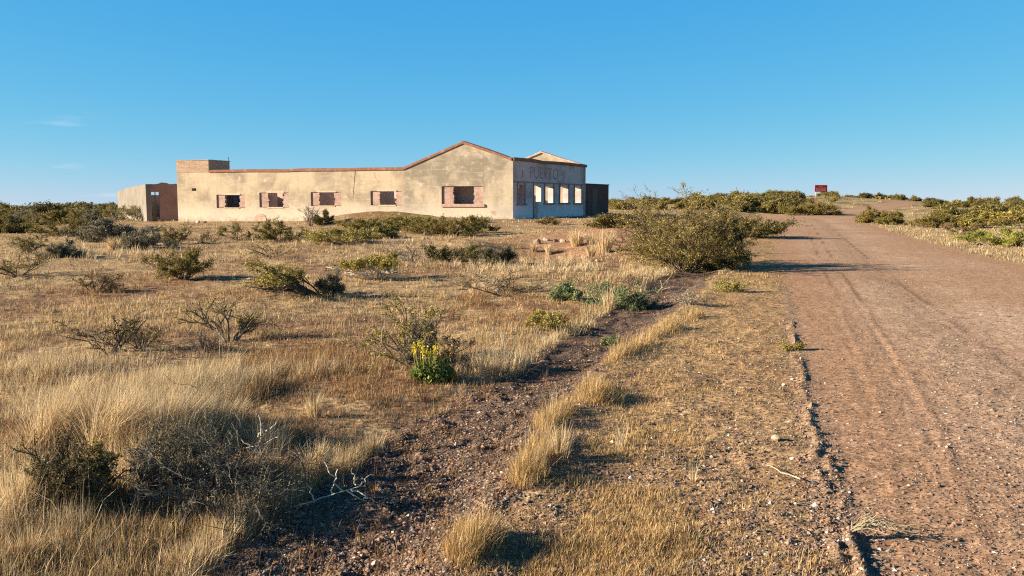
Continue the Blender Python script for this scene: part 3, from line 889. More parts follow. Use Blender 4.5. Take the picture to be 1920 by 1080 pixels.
# ------------------------------------------------------------------ scrub belts far off: single bushes copied from a few kinds
PROTO = []
for j, (stn, sd) in enumerate((('dense', 201), ('dark', 202), ('dense', 203), ('leafy', 204), ('silver', 205), ('yellow', 206), ('dark', 207), ('dense', 208))):
    st = dict(STYLES[stn]); st['leaf'] = .10; st['rad'] = .03; st['stems'] = 12
    st['leafn'] = 2.2; st['levels'] = 3; st['kids'] = 4; st['dome'] = .8
    if stn == 'dark': st['pal'] = [(.15, .125, .04, 4), (.20, .16, .05, 3), (.11, .09, .035, 2)]
    if stn == 'dense': st['pal'] = [(.225, .185, .055, 4), (.29, .225, .065, 3), (.155, .125, .045, 2)]
    VB, FB, bc, VL, FL, LC = shrub_geo(sd, 2.4, 1.25, **st)
    V = np.concatenate([VB, VL]); Fq = np.concatenate([FB, FL + len(VB)])
    mi = np.concatenate([np.zeros(len(FB), int), np.ones(len(FL), int)])
    PROTO.append(tri_mesh('far_shrub', V, Fq, [M_BARK, M_LEAF], np.concatenate([bc, LC]), mi))


def belt(seed, n, px0, px1, d0, d1, smin, smax, label, group, kinds, avoid=lambda x, y: False, hs=1.0):
    rng = np.random.default_rng(seed)
    c = 0
    for _ in range(n * 12):
        if c >= n: break
        px = rng.uniform(px0, px1); D = d0 + (d1 - d0) * rng.random() ** 1.2
        x, y = (px - 960) / F * D, D
        if avoid(x, y) or road_in(np.array([x]), np.array([y]))[0] > -1.2: continue
        o = bpy.data.objects.new('shrub', PROTO[kinds[rng.integers(len(kinds))]])
        COL.objects.link(o)
        s = rng.uniform(smin, smax)
        o.location = (x, y, float(terrain(np.array([x]), np.array([y]))[0]) - .05)
        o.scale = (s * rng.uniform(.85, 1.3), s, s * rng.uniform(.75, 1.1) * hs)
        o.rotation_euler = (0, 0, rng.random() * 6.28)
        tag(o, label, 'shrub', group)
        c += 1


belt(1, 60, -40, 222, 84, 170, .6, 1.15, 'olive bush in the scrub belt on the skyline left of the outbuilding', 'scrub belt left of the outbuilding', (0, 1, 2, 3, 7))
belt(2, 20, -60, 200, 54, 80, .4, .8, 'grey or olive bush in front of the left scrub belt', 'bushes in front of the left scrub belt', (3, 4, 4, 5))
belt(3, 34, 1146, 1330, 95, 165, .5, .95, 'brown olive bush on the skyline between annex and rise', 'skyline bushes right of the annex', (0, 2, 3, 7))
belt(4, 54, 1300, 1505, 92, 165, .6, 1.15, 'olive bush on the rise left of the red sign', 'bushes on the rise left of the red sign', (0, 0, 2, 7, 1))
belt(5, 18, 1548, 1720, 172, 230, .6, 1.05, 'dark bush on the crest behind and right of the red sign', 'crest bushes beside the red sign', (1, 0, 6))
belt(6, 48, 1705, 2020, 64, 150, .45, .95, 'olive bush in the scrub right of the road', 'scrub right of the road', (0, 1, 2, 3, 7), lambda x, y: (x / y * F + 960 < 1760 and y < 112) or (x / y * F + 960 < 1735 and y < 140))
belt(7, 9, 1760, 2000, 50, 64, .4, .75, 'low olive bush at the edge of the right scrub', 'low bushes edging the right scrub', (3, 5, 0))


def build_far_scrub():
    rng = np.random.default_rng(77)
    n = 700
    a = np.radians(rng.uniform(-36, 36, n)); D = rng.uniform(170, 1100, n) ** 1.0
    X, Y = D * np.sin(a), D * np.cos(a)
    k = 70
    sc = rng.uniform(.7, 1.4, n)
    P = np.repeat(np.stack([X, Y, terrain(X, Y, False)], 1), k, 0)
    s = np.repeat(sc, k)
    u = rng.normal(0, 1, (n * k, 3)); u /= np.linalg.norm(u, axis=1)[:, None]
    u[:, 2] = np.abs(u[:, 2]) * .55
    P = P + u * s[:, None] * rng.uniform(.5, 1.1, (n * k, 1))
    ls = .28 * s
    A = rng.normal(0, 1, (n * k, 3)); A /= np.linalg.norm(A, axis=1)[:, None]
    B = np.cross(A, rng.normal(0, 1, (n * k, 3))); B /= np.linalg.norm(B, axis=1)[:, None]
    A *= ls[:, None]; B *= ls[:, None] * .6
    V = np.stack([P - A, P + B, P + A, P - B], 1).reshape(-1, 3)
    Fq = (np.arange(n * k) * 4)[:, None] + np.arange(4)[None]
    o = link('scrub', tri_mesh('scrub', V, Fq, M_LEAF, np.repeat(cols(rng, n * k, OLV, .3), 4, 0)))
    tag(o, 'low scrub covering the plain out to the horizon', 'scrub', kind='stuff')


build_far_scrub()

# ------------------------------------------------------------------ tussocks, flowers, dead weeds, stones
def tussock(px, py, w_px, h_px, label, seed, pal=None, n=None, group=None, name='grass_tussock', lean=.45, wind=0.0):
    rng = np.random.default_rng(seed)
    x, y = hit(px, py); k = y / cp / F; w, h = w_px * k, h_px * k
    n = n or 260
    r = w * .22 * np.sqrt(rng.random(n)); th = rng.random(n) * 6.283
    B = np.stack([r * np.cos(th), r * np.sin(th), np.full(n, -.02)], 1)
    H = h * rng.uniform(.5, 1.08, n)
    W = np.maximum(np.full(n, .004), y * .0006)
    V, Fs, C = blades(rng, B, H, W, np.where(rng.random(n) < wind, rng.normal(-.1, .35, n), th + rng.normal(0, .4, n)), np.clip(rng.normal(lean * w / max(h, .01) * .8, .15, n), 0, .9), cols(rng, n, pal or [(*PALE, 4), (*STRAW, 4), (*GOLD, 1)]))
    o = link(name, tri_mesh(name, V, Fs, M_GRASS, C), None, (x, y, float(terrain(np.array([x]), np.array([y]))[0])))
    tag(o, label, 'tussock', group)
    return o


for i, (px, py, w, h, lab) in enumerate([
    (1082, 461, 40, 38, 'big straw tussock right of the stones on the bank'),
    (1110, 458, 34, 28, 'shaded tussock between the two tall straw ones'),
    (1134, 474, 44, 52, 'tall straw tussock farthest right on the bare bank'),
    (1108, 482, 26, 34, 'slim straw tussock lowest on the bare bank'),
    (1028, 476, 22, 26, 'short straw tussock below the stones'),
    (1002, 472, 20, 20, 'small brown tussock on the pit rim'),
    (1052, 860, 70, 84, 'tall upright straw tuft where gully meets verge'),
    (1165, 840, 36, 60, 'thin tall straw stalks on the verge'),
    (335, 965, 40, 66, 'single lit straw tuft inside the dark shade'),
    (330, 1075, 60, 70, 'pale stalks at the bottom edge left of the gravel'),
    (905, 706, 60, 56, 'straw tuft on the left gully bank'),
    (1140, 590, 34, 62, 'tall straw tuft at the blue green bushes'),
    (215, 470, 40, 34, 'straw tussock before the silvery bush'),
    (150, 482, 34, 30, 'straw tussock between two grey bushes at left'),
    (590, 780, 50, 60, 'straw tuft in the rusty hollow'),
    (700, 850, 44, 54, 'straw tuft hanging over the gravel'),
    (50, 1060, 90, 90, 'straw clump filling the lower left corner'),
    (230, 640, 50, 46, 'pale straw tuft under the black branched bush'),
    (1300, 900, 22, 50, 'thin pale stalks low on the verge'),
]):
    tussock(px, py, w, h, lab, 300 + i, n=[260, 120][w < 40] if py < 700 else [200, 30][('thin' in lab)])


for i, (px, py, w, h, lab) in enumerate([
    (205, 865, 190, 190, 'long pale straw clump leaning right over the dead tangle'),
    (320, 845, 160, 150, 'second leaning straw clump right of the longest one'),
    (95, 860, 140, 170, 'upright straw clump at the left behind the yellow leaved bush'),
    (420, 800, 120, 90, 'loose straw clump behind the dead tangle'),
    (40, 985, 120, 160, 'dense straw clump at the left edge of the picture'),
    (140, 760, 110, 90, 'straw clump farther back at the left under a thin stem'),
    (300, 745, 120, 80, 'wide pale straw clump farther back left of the rusty hollow'),
    (470, 975, 90, 80, 'shaded grass clump beside the bleached thorn twig'),
    (590, 905, 70, 100, 'upright greenish straw at the gravel edge above the thorn twig'),
]):
    tussock(px, py, w, h, lab, 400 + i, n=1100 if i < 3 or i == 4 else 420, lean=.55, wind=.75)


def flowering_plant():
    rng = np.random.default_rng(9)
    x, y = hit(812, 712); k = y / cp / F
    root = bpy.data.objects.new('flowering_plant', None); COL.objects.link(root)
    root.location = (x, y, float(terrain(np.array([x]), np.array([y]))[0])); root.empty_display_size = .2
    tag(root, 'green plant with yellow flower spikes in the middle of the field', 'plant')
    w, h = 86 * k, 44 * k
    n = 800
    r = w * .5 * np.sqrt(rng.random(n)); th = rng.random(n) * 6.283
    P = np.stack([r * np.cos(th), r * np.sin(th) * .8, rng.random(n) * h * np.sqrt(np.clip(1.05 - (r / (w * .5)) ** 2, .05, 1))], 1)
    a = rng.normal(0, 1, (n, 3)); a[:, 2] = np.abs(a[:, 2]); a /= np.linalg.norm(a, axis=1)[:, None]
    b = np.cross(a, rng.normal(0, 1, (n, 3))); b /= np.linalg.norm(b, axis=1)[:, None]
    a *= .028; b *= .014
    V = np.stack([P - a, P + b, P + a, P - b], 1).reshape(-1, 3)
    Fq = (np.arange(n) * 4)[:, None] + np.arange(4)[None]
    link('foliage', tri_mesh('foliage', V, Fq, M_LEAF, np.repeat(cols(rng, n, [(.17, .20, .045, 3), (.11, .15, .035, 2), (.25, .26, .08, 1.5)]), 4, 0)), root)
    for i in range(30):
        px_ = rng.uniform(-.46, .46) * w; py_ = rng.uniform(-.3, .3) * w
        top = rng.uniform(54, 74) * k * (1.05 if px_ < 0 else .95)
        p = np.array([[px_ * .7, py_ * .7, 0], [px_ * .85, py_ * .85, top * .5], [px_ + rng.normal(0, .012), py_, top]])
        v, f = tube(p, [.0045, .0035, .002], 4)
        warm = px_ > .1 * w
        n = 16
        P = p[1] + (p[2] - p[1]) * rng.uniform(.6, 1.05, (n, 1)) + rng.normal(0, .006, (n, 3))
        a = rng.normal(0, 1, (n, 3)); a /= np.linalg.norm(a, axis=1)[:, None]
        b = np.cross(a, rng.normal(0, 1, (n, 3))); b /= np.linalg.norm(b, axis=1)[:, None]
        a *= .011; b *= .009
        V = np.concatenate([v, np.stack([P - a, P + b, P + a, P - b], 1).reshape(-1, 3)])
        c = cols(rng, n, [(.42, .24, .06, 2), (.38, .28, .10, 2)] if warm else [(.78, .62, .05, 3), (.55, .46, .09, 1.5)])
        Cc = np.concatenate([np.tile([[.30, .28, .09]], (len(v), 1)), np.repeat(c, 4, 0)])
        link('flower_spike', tri_mesh('flower_spike', V, np.concatenate([f, (np.arange(n) * 4)[:, None] + np.arange(4)[None] + len(v)]), M_LEAF, Cc), root)


flowering_plant()


def dead_weed(px, py, pts_list, label, color, rad=.005):
    """pale dead stalks laid on the ground: polylines given in metres round the base"""
    x, y = hit(px, py)
    VB, FB, o = [], [], 0
    for P in pts_list:
        P = np.array(P, float)
        t = np.linspace(0, 1, 9); tt = np.linspace(0, 1, len(P))
        q = np.stack([np.interp(t, tt, P[:, i]) for i in range(3)], 1)
        q += np.random.default_rng(len(VB)).normal(0, .006, q.shape)
        v, f = tube(q, np.linspace(rad, rad * .4, 9), 4); VB.append(v); FB.append(f + o); o += len(v)
    ob = link('dead_weed', tri_mesh('dead_weed', np.concatenate(VB), np.concatenate(FB), M_BARK, np.tile([color], (o, 1))), None,
              (x, y, float(terrain(np.array([x]), np.array([y]))[0]) + .01))
    tag(ob, label, 'dead weed')


rw = np.random.default_rng(4)
pl = []
for i in range(26):
    L = rw.uniform(.10, .36); a = rw.normal(.0, .5)
    pl.append([(0, 0, 0), (L * .5 * math.cos(a), L * .5 * math.sin(a) + rw.normal(0, .02), .03 + rw.random() * .05), (L * math.cos(a), L * math.sin(a), rw.random() * .05)])
dead_weed(1596, 1012, pl, 'pale dead weed lying across the road edge at the bottom', (.36, .30, .19), .0026)
tv = [[(0, 0, 0), (.22, .02, .07), (.40, .0, .13)], [(.22, .02, .07), (.26, .03, .22)], [(.3, 0, .1), (.42, .02, .02)], [(.28, .01, .09), (.22, .0, .2), (.18, 0, .26)],
      [(.36, 0, .12), (.33, .02, .22)], [(.38, 0, .125), (.44, 0, .2)], [(.12, .01, .04), (.1, .0, .14)], [(.33, 0, .11), (.46, -.02, .06)], [(-.25, .05, -.02), (-.1, .02, 0), (0, 0, 0)]]
dead_weed(545, 962, tv, 'bleached thorn twig on the edge of the gravel', (.62, .58, .44), .0045)
tv2 = [[(0, 0, 0), (.05, 0, .2), (.02, 0, .34)], [(-.06, 0, .12), (.02, 0, .14), (.16, 0, .2)], [(.02, 0, .2), (.14, 0, .28)], [(0, 0, .08), (.2, 0, .06)], [(.05, 0, .05), (-.1, 0, .2)]]
dead_weed(480, 880, tv2, 'bleached upright thorn twig in the shade', (.40, .37, .32), .006)
dead_weed(1232, 548, [[(0, 0, 0), (.16, .02, .2), (.26, 0, .34)], [(.1, 0, .1), (.05, 0, .26)], [(.05, 0, .05), (.3, 0, .12)]], 'pale stick leaning out of the blue green bush', (.5, .42, .3), .009)
dead_weed(1500, 905, [[(0, 0, .01), (-.06, .12, .02), (-.13, .26, .02)]], 'straight pale stalk lying on the pebbly verge', (.55, .46, .3), .004)
dead_weed(1242, 472, [[(0, 0, 0), (-.5, .0, .28), (-.95, 0, .62), (-1.25, 0, .66)], [(-.5, 0, .28), (-.7, 0, .3)], [(-.8, 0, .5), (-.95, 0, .48)]], 'long dark arching branch over the bare bank', (.09, .06, .05), .02)
dead_weed(390, 770, [[(0, 0, .1), (-.14, .04, .2), (-.28, 0, .22), (-.36, 0, .30)]], 'dark wiry stem arching through the straw at left', (.10, .075, .05), .004)


def stone(px, py, size_px, label, color, seed, group=None, flat=.7):
    rng = np.random.default_rng(seed)
    x, y = hit(px, py); s = size_px * y / cp / F / 2
    u = np.linspace(0, math.pi, 8); v = np.linspace(0, 2 * math.pi, 13)[:-1]
    U, Vv = np.meshgrid(u, v, indexing='ij')
    P = np.stack([np.sin(U) * np.cos(Vv), np.sin(U) * np.sin(Vv), np.cos(U)], -1).reshape(-1, 3)
    rr = 1 + .45 * (fbm(P[:, 0] * 1.5 + seed * 3 + 5, P[:, 1] * 1.5 + P[:, 2] + seed, 3, seed) - .5)
    # a few chipped planes
    for _ in range(11):
        nrm = rng.normal(0, 1, 3); nrm /= np.linalg.norm(nrm)
        dd = (P * rr[:, None]) @ nrm; lim = rng.uniform(.5, .8)
        rr = np.where(dd > lim, rr * lim / np.maximum(dd, 1e-6), rr)
    P = P * rr[:, None] * np.array([s * rng.uniform(.9, 1.2), s * rng.uniform(.7, 1), s * flat])
    i = np.arange(7)[:, None] * 12; j = np.arange(12)[None]; k = (j + 1) % 12
    Fq = np.stack([i + j, i + 12 + j, i + 12 + k, i + k], -1).reshape(-1, 4)
    o = link('stone', tri_mesh('stone', P, Fq, M_STONE, np.array(color) * (1 + .3 * (rng.random((len(P), 1)) - .5))), None,
             (x, y, float(terrain(np.array([x]), np.array([y]))[0]) + s * flat * .45))
    o.rotation_euler = (0, 0, rng.random() * 6)
    tag(o, label, 'stone', group)


for i, (px, py, sz, lab, c) in enumerate([
    (1006, 458, 18, 'leftmost reddish block in the row on the bank', (.30, .19, .13)),
    (1024, 452, 15, 'pale block second in the row on the bank', (.40, .30, .22)),
    (1041, 453, 13, 'small block third in the row on the bank', (.28, .19, .14)),
    (1056, 454, 15, 'rounded block at the right end of the row', (.42, .27, .19)),
    (1486, 862, 13, 'white flat stone beside the gravel ridges', (.66, .58, .48)),
    (1528, 908, 15, 'dark grey stone at the gravel ridge', (.11, .10, .105)),
    (1470, 722, 12, 'white stone on the upper verge', (.62, .52, .42)),
    (1485, 712, 8, 'smaller white stone beside the one on the upper verge', (.60, .5, .4)),
    (1545, 1056, 18, 'tan cobble at the bottom of the pebble strip', (.42, .29, .18)),
    (1528, 994, 14, 'brown cobble at the pebble strip', (.22, .14, .10)),
    (1455, 828, 22, 'low flat tan stone on the verge', (.40, .29, .2)),
    (942, 898, 12, 'pale stone in the gravel near the straw tuft', (.55, .47, .39)),
    (855, 840, 10, 'white pebble in the middle of the gully', (.6, .52, .44)),
    (950, 940, 11, 'grey white stone lower in the gully', (.5, .45, .4)),
    (640, 992, 12, 'grey cobble at lower left of the gully', (.26, .22, .19)),
    (1120, 490, 10, 'pale stone at the foot of the bare bank', (.45, .32, .24)),
    (932, 547, 14, 'white stone under the wide bare bush', (.6, .5, .4)),
    (1875, 1000, 8, 'white pebble alone on the near road', (.6, .5, .42)),
    (1762, 838, 9, 'pale pebble on the road between the lanes', (.5, .4, .33)),
    (1590, 995, 14, 'pinkish cobble under the dead weed', (.35, .22, .16)),
    (371, 418, 11, 'white rubble block at the foot of the wall below the small vent', (.6, .5, .4)),
    (384, 418, 8, 'smaller rubble lump beside the white block at the wall', (.35, .26, .19)),
    (905, 416, 16, 'heap of dark rubble at the wall near the building corner', (.22, .15, .11)),
    (595, 415, 8, 'pale rubble chip behind the twiggy bush at the wall', (.5, .4, .3)),
]):
    stone(px, py, sz, lab, c, 500 + i)

# ------------------------------------------------------------------ building
def hpt(px, Y):
    return np.array([(px - 960) / F * Y * cp, Y])


C0 = np.array([(962 - 960) / F * 55 * cp, 55.0])
A0 = np.array([(333 - 960) / F * 63.6 * cp, 63.6])
uF = (C0 - A0) / np.linalg.norm(C0 - A0)            # along the facade, left to right
nF = np.array([-uF[1], uF[0]])                       # into the building
uS = np.array([810.0, F / cp]); uS /= np.linalg.norm(uS)   # along the shaded front
nS = np.array([-uS[1], uS[0]])                       # inward (to the left)


def plane_uz(px, py, O, u):
    """photo pixel -> (distance along a vertical wall, height)"""
    d = ray(px, py)
    # O + u*s = d*t  (xy)
    M = np.array([[u[0], -d[0]], [u[1], -d[1]]])
    s, t = np.linalg.solve(M, -O)
    return float(s), float(EYE + d[2] * t)


root = bpy.data.objects.new('ruined_building', None); COL.objects.link(root)
ZG = -.25
root.location = (C0[0], C0[1], .43)
tag(root, 'long roofless cream building with gabled end and five openings in its shaded front', 'building')


def wall(name, parent, O, u, nin, outline, holes, thick, mat, mat_back=None, uvz=0.0, base=None):
    """slab wall with reveals. outline/holes in (s, z); O base point xy; thickness along nin"""
    polys = [[Vector((s, z, 0)) for s, z in outline]] + [[Vector((s, z, 0)) for s, z in h] for h in holes]
    tris = tessellate_polygon(polys)
    flat = [p for pl_ in polys for p in pl_]
    nv = len(flat)
    base = np.array(base if base is not None else (0, 0, 0), float)
    V = np.zeros((2 * nv, 3)); UV = np.zeros((2 * nv, 2))
    for i, p in enumerate(flat):
        q = O + u * p.x
        V[i] = (q[0], q[1], p.y); q2 = q + nin * thick; V[nv + i] = (q2[0], q2[1], p.y)
        UV[i] = UV[nv + i] = (p.x, p.y - uvz)
    faces = []; fm = []
    side = np.cross(np.array([u[0], u[1], 0]), np.array([0, 0, 1.0]))[:2] @ nin   # >0 if u x z points inward
    for t in tris:
        a, b, c = t
        n = (flat[b] - flat[a]).cross(flat[c] - flat[a]).z
        if n < 0: b, c = c, b
        # ccw in (s,z): normal = u x z
        if side > 0: faces.append((a, c, b)); faces.append((nv + a, nv + b, nv + c))
        else: faces.append((a, b, c)); faces.append((nv + a, nv + c, nv + b))
        fm += [0, 1]
    o = 0
    quads = []
    for pl_ in polys:
        k = len(pl_)
        for i in range(k):
            quads.append((o + i, o + (i + 1) % k, nv + o + (i + 1) % k, nv + o + i))
        o += k
    me = bpy.data.meshes.new(name)
    me.from_pydata([tuple(v - base) for v in V], [], faces + quads)
    me.materials.append(mat); me.materials.append(mat_back or mat)
    for i, p in enumerate(me.polygons):
        p.material_index = fm[i] if i < len(fm) else 1 if mat_back and i >= len(fm) and False else (fm[i] if i < len(fm) else 0)
    uvl = me.uv_layers.new(name='UVMap')
    for p in me.polygons:
        edge = p.index >= len(fm)
        for li in p.loop_indices:
            vi = me.loops[li].vertex_index
            s_, z_ = UV[vi]
            if edge and vi >= nv: s_ += thick
            uvl.data[li].uv = (s_, z_)
    import bmesh
    bm = bmesh.new(); bm.from_mesh(me); bmesh.ops.recalc_face_normals(bm, faces=bm.faces); bm.to_mesh(me); bm.free()
    return link(name, me, parent)


def rect(s0, s1, z0, z1):
    return [(s0, z0), (s1, z0), (s1, z1), (s0, z1)]


RB = (C0[0], C0[1], .43)


def jag(pts, seed, amp=.03, step=.35):
    """break up a straight wall top"""
    rng = np.random.default_rng(seed); out = []
    for i in range(len(pts) - 1):
        (a, b), (c, d) = pts[i], pts[i + 1]
        n = max(1, int(abs(c - a) / step))
        for k in range(n):
            t = k / n
            out.append((a + (c - a) * t, b + (d - b) * t + (rng.normal(0, amp) if k else 0)))
    out.append(pts[-1])
    return out


fz = lambda px, py: plane_uz(px, py, A0, uF)
LF = float(np.linalg.norm(C0 - A0))
# facade outline
top_l = fz(421, 323); eaveL = fz(758, 318); ridge = fz(868, 269); eaveR = fz(957, 300); endR = (LF, fz(961, 300)[1])
zwing = .5 * (top_l[1] + eaveL[1])
WING = []
for (x0, y0, x1, y1, ox0, ox1) in [(405.6, 365, 459, 390, 420.5, 448), (486, 361, 541, 389, 502, 530), (582.5, 360, 639.5, 386.3, 597.5, 627), (694.6, 358, 753.5, 385, 711, 741), (828, 349, 906, 382.5, 849, 888)]:
    s0, zt = fz(x0, y0); s1, _ = fz(x1, y0); zb = .5 * (fz(x0, y1)[1] + fz(x1, y1)[1]); zt = .5 * (zt + fz(x1, y0)[1])
    o0 = fz(ox0, y0)[0]; o1 = fz(ox1, y0)[0]
    WING.append((s0, s1, zb, zt, o0, o1))
vs0, vz1 = fz(359.2, 353); vs1, vz0 = fz(367.8, 358)
sJ = fz(757, 318)[0]
# the wing part and the gable part of the long wall
wing_out = [(0, ZG), (sJ, ZG), (sJ, zwing), (0, zwing)]
wall('wing_wall', root, A0, uF, nF, wing_out, [rect(a, b, c, d) for a, b, c, d, _, _ in WING[:4]] + [rect(vs0, vs1, vz0, vz1)], .38, M_FACADE, M_CEMENT, uvz=.2, base=RB)
gab_out = [(sJ + .002, ZG), (LF, ZG), (LF, endR[1]), (eaveR[0], eaveR[1]), ridge, (sJ + .002, zwing)]
a, b, c, d, _, _ = WING[4]
wall('gable_wall', root, A0 - nF * .012, uF, nF, gab_out, [rect(a, b, c, d)], .392, M_GABLE, M_INNER, uvz=.25, base=RB)


def box(name, parent, O, u, n, s0, s1, d0, d1, z0, z1, mat, base=RB, bev=.012):
    """box in wall axes: s along u, d along n"""
    import bmesh
    bm = bmesh.new()
    vs = []
    for s, dd, z in [(s0, d0, z0), (s1, d0, z0), (s1, d1, z0), (s0, d1, z0), (s0, d0, z1), (s1, d0, z1), (s1, d1, z1), (s0, d1, z1)]:
        q = O + u * s + n * dd
        vs.append(bm.verts.new((q[0] - base[0], q[1] - base[1], z - base[2])))
    for f in [(0, 1, 2, 3), (4, 7, 6, 5), (0, 4, 5, 1), (1, 5, 6, 2), (2, 6, 7, 3), (3, 7, 4, 0)]:
        bm.faces.new([vs[i] for i in f])
    bmesh.ops.recalc_face_normals(bm, faces=bm.faces)
    if bev: bmesh.ops.bevel(bm, geom=bm.edges[:], offset=bev, segments=1, affect='EDGES')
    uvl = bm.loops.layers.uv.new('UVMap')
    for f in bm.faces:
        nn = f.normal
        for l in f.loops:
            co = l.vert.co
            sx = co.x * u[0] + co.y * u[1]; sd = co.x * n[0] + co.y * n[1]
            if abs(nn.z) > .7: l[uvl].uv = (sx, sd)
            elif abs(nn.x * u[0] + nn.y * u[1]) > .7: l[uvl].uv = (sd, co.z)
            else: l[uvl].uv = (sx, co.z)
    me = bpy.data.meshes.new(name); bm.to_mesh(me); bm.free()
    me.materials.append(mat)
    return link(name, me, parent)


def rough_panel(name, parent, O, u, n, s0, s1, z0, z1, d, th, mat, ragged, seed):
    """brick infill slab with one broken edge; ragged = 'l' or 'r'"""
    rng = np.random.default_rng(seed)
    zs = np.linspace(z0, z1, 12)
    j = rng.normal(0, .035, 12)
    j[rng.integers(2, 10)] += .05
    if ragged == 'r':
        out = [(s0, z0)] + [(s1 + j[i], z) for i, z in enumerate(zs)] + [(s0, z1)]
    else:
        out = [(s1, z0), (s1, z1)] + [(s0 + j[i], z) for i, z in list(enumerate(zs))[::-1]]
        out = [(s1, z1)] + [(s0 + j[11 - i], zs[11 - i]) for i in range(12)] + [(s1, z0)]
    return wall(name, parent, O + n * d, u, n, out, [], th, mat, base=RB)


for i, (s0, s1, z0, z1, o0, o1) in enumerate(WING):
    big = i == 4
    if big:
        w = box('window', root, A0, uF, nF, s0 - .03, s1 + .12, -.10, .30, z0 - .19, z0 - .003, M_SILLP)
    else:
        w = box('window', root, A0, uF, nF, o0 - .05, o1 + .05, -.035, .30, z0 - .05, z0 + .03, M_SILL)
        lm = box('lintel', w, A0, uF, nF, o0 - .12, o1 + .12, -.02, .30, z1 - .03, z1 + .08, M_SILL)
    rough_panel('brick_infill', w, A0, uF, nF, s0 + .002, o0, z0 + .002 if big else z0 + .032, z1 - .002, .075, .2, M_INFILL, 'r', 40 + i)
    rough_panel('brick_infill', w, A0, uF, nF, o1, s1 - .002, z0 + .002 if big else z0 + .032, z1 - .002, .045, .2, M_INFILL, 'l', 60 + i)

# red coping along the parapets
def coping(p0, p1, O, u, n, d0=-.07, d1=.46, th=.17, seed=0, mat=None):
    (s0, z0), (s1, z1) = p0, p1
    import bmesh
    L = math.hypot(s1 - s0, z1 - z0); k = max(1, int(round(L / 1.5)))
    bm = bmesh.new(); uvl = bm.loops.layers.uv.new('UVMap')
    rng = np.random.default_rng(seed)
    # one profile swept along with slight unevenness, joints every few metres
    rings = []
    for i in range(k + 1):
        t = i / k
        s, z = s0 + (s1 - s0) * t, z0 + (z1 - z0) * t + (rng.normal(0, .016) if 0 < i < k else 0)
        ring = []
        for d, dz in ((d0, -.01), (d0, th * .8), (d0 + .1, th), (d1 - .1, th), (d1, th * .8), (d1, -.01)):
            q = O + u * s + n * d
            ring.append(bm.verts.new((q[0] - RB[0], q[1] - RB[1], z + dz - RB[2])))
        rings.append(ring)
    for i in range(k):
        for j in range(6):
            f = bm.faces.new([rings[i][j], rings[i][(j + 1) % 6], rings[i + 1][(j + 1) % 6], rings[i + 1][j]])
            for l, uvv in zip(f.loops, ((i * 2.6, j * .15), (i * 2.6, (j + 1) * .15), (i * 2.6 + 2.6, (j + 1) * .15), (i * 2.6 + 2.6, j * .15))):
                l[uvl].uv = uvv
    bm.faces.new(rings[0]); bm.faces.new(rings[-1][::-1])
    bmesh.ops.recalc_face_normals(bm, faces=bm.faces)
    me = bpy.data.meshes.new('coping'); bm.to_mesh(me); bm.free(); me.materials.append(mat or M_COPING)
    return link('coping', me, root)


tw1 = fz(391, 310)[0]
coping((tw1 + .01, zwing), (sJ - .04, zwing), A0, uF, nF, seed=1)
coping((sJ - .03, zwing + .0), (ridge[0], ridge[1]), A0, uF, nF, seed=2, d0=-.085)
coping((ridge[0] + .004, ridge[1]), (eaveR[0], eaveR[1]), A0, uF, nF, seed=3, d0=-.085)
coping((eaveR[0] + .004, eaveR[1]), (LF - .075, endR[1]), A0, uF, nF, seed=4, d0=-.085)

# tank block at the left end: brick box on the parapet
zt = .5 * (fz(333, 302)[1] + fz(391, 301)[1])
bx = box('tank_block', root, A0, uF, nF, 0.002, tw1, .004, 2.35, zwing + .004, zt, M_TOWER)
box('capping', bx, A0, uF, nF, -.04, tw1 + .04, -.03, 2.39, zt + .002, zt + .07, M_TOWER)
pp = box('pipe', bx, A0, uF, nF, tw1 - .06, tw1 - .02, 2.27, 2.31, zt + .072, zt + .35, M_WOOD, bev=0)

# bricked-up arch, crack
ac0, az0 = fz(477, 417); ac1, _ = fz(500, 417); azt = fz(488, 400.5)[1]
arc = [(ac0, ZG)] + [(.5 * (ac0 + ac1) - .5 * (ac1 - ac0) * math.cos(t), az0 + (azt - az0) * math.sin(t) ** .7) for t in np.linspace(0, math.pi, 12)] + [(ac1, ZG)]
wall('arch_infill', root, A0 - nF * .03, uF, nF, arc, [], .025, M_COPPALE, base=RB)
cr = [fz(666.5, 319), fz(664.8, 335), fz(663.5, 352), fz(662, 356), fz(663.4, 362), fz(661.5, 368), fz(662.5, 373)]
cw = [.05, .045, .035, .05, .03, .03, .01]
crk = [(s - w_ / 2, z) for (s, z), w_ in zip(cr, cw)] + [(s + w_ / 2, z) for (s, z), w_ in list(zip(cr, cw))[::-1]]
wall('crack', root, A0 - nF * .004, uF, nF, crk, [], .003, M_CRACK, base=RB)

# shaded front wall
fs = lambda px, py: plane_uz(px, py, C0, uS)
LS = fs(1098, 330)[0]
zS = .5 * (fs(963, 302)[1] + fs(1097, 312.5)[1])
holes = []; WS = []
for (x0, x1, y0, y1) in [(971.5, 983, 346.5, 382), (1022, 1037, 348, 380.5), (1050, 1065, 348.5, 380), (1077.5, 1089.5, 349.5, 380.5)]:
    s0, s1 = fs(x0, y0)[0], fs(x1, y0)[0]
    z1 = fs((x0 + x1) / 2, y0)[1]; z0 = fs((x0 + x1) / 2, y1)[1]
    m = (s0 + s1) / 2
    if x0 > 1000:
        arcp = [(s1 - (s1 - s0) * t, z1 - .12 * (2 * t - 1) ** 2) for t in np.linspace(0, 1, 7)]
    else:
        arcp = [(s1, z1), (s0, z1)]
    holes.append([(s0, z0), (s1, z0)] + arcp); WS.append((s0, s1, z0, z1))
d0, d1 = fs(1001, 350)[0], fs(1014.5, 350)[0]; dm = fs(1008.5, 380)[0]
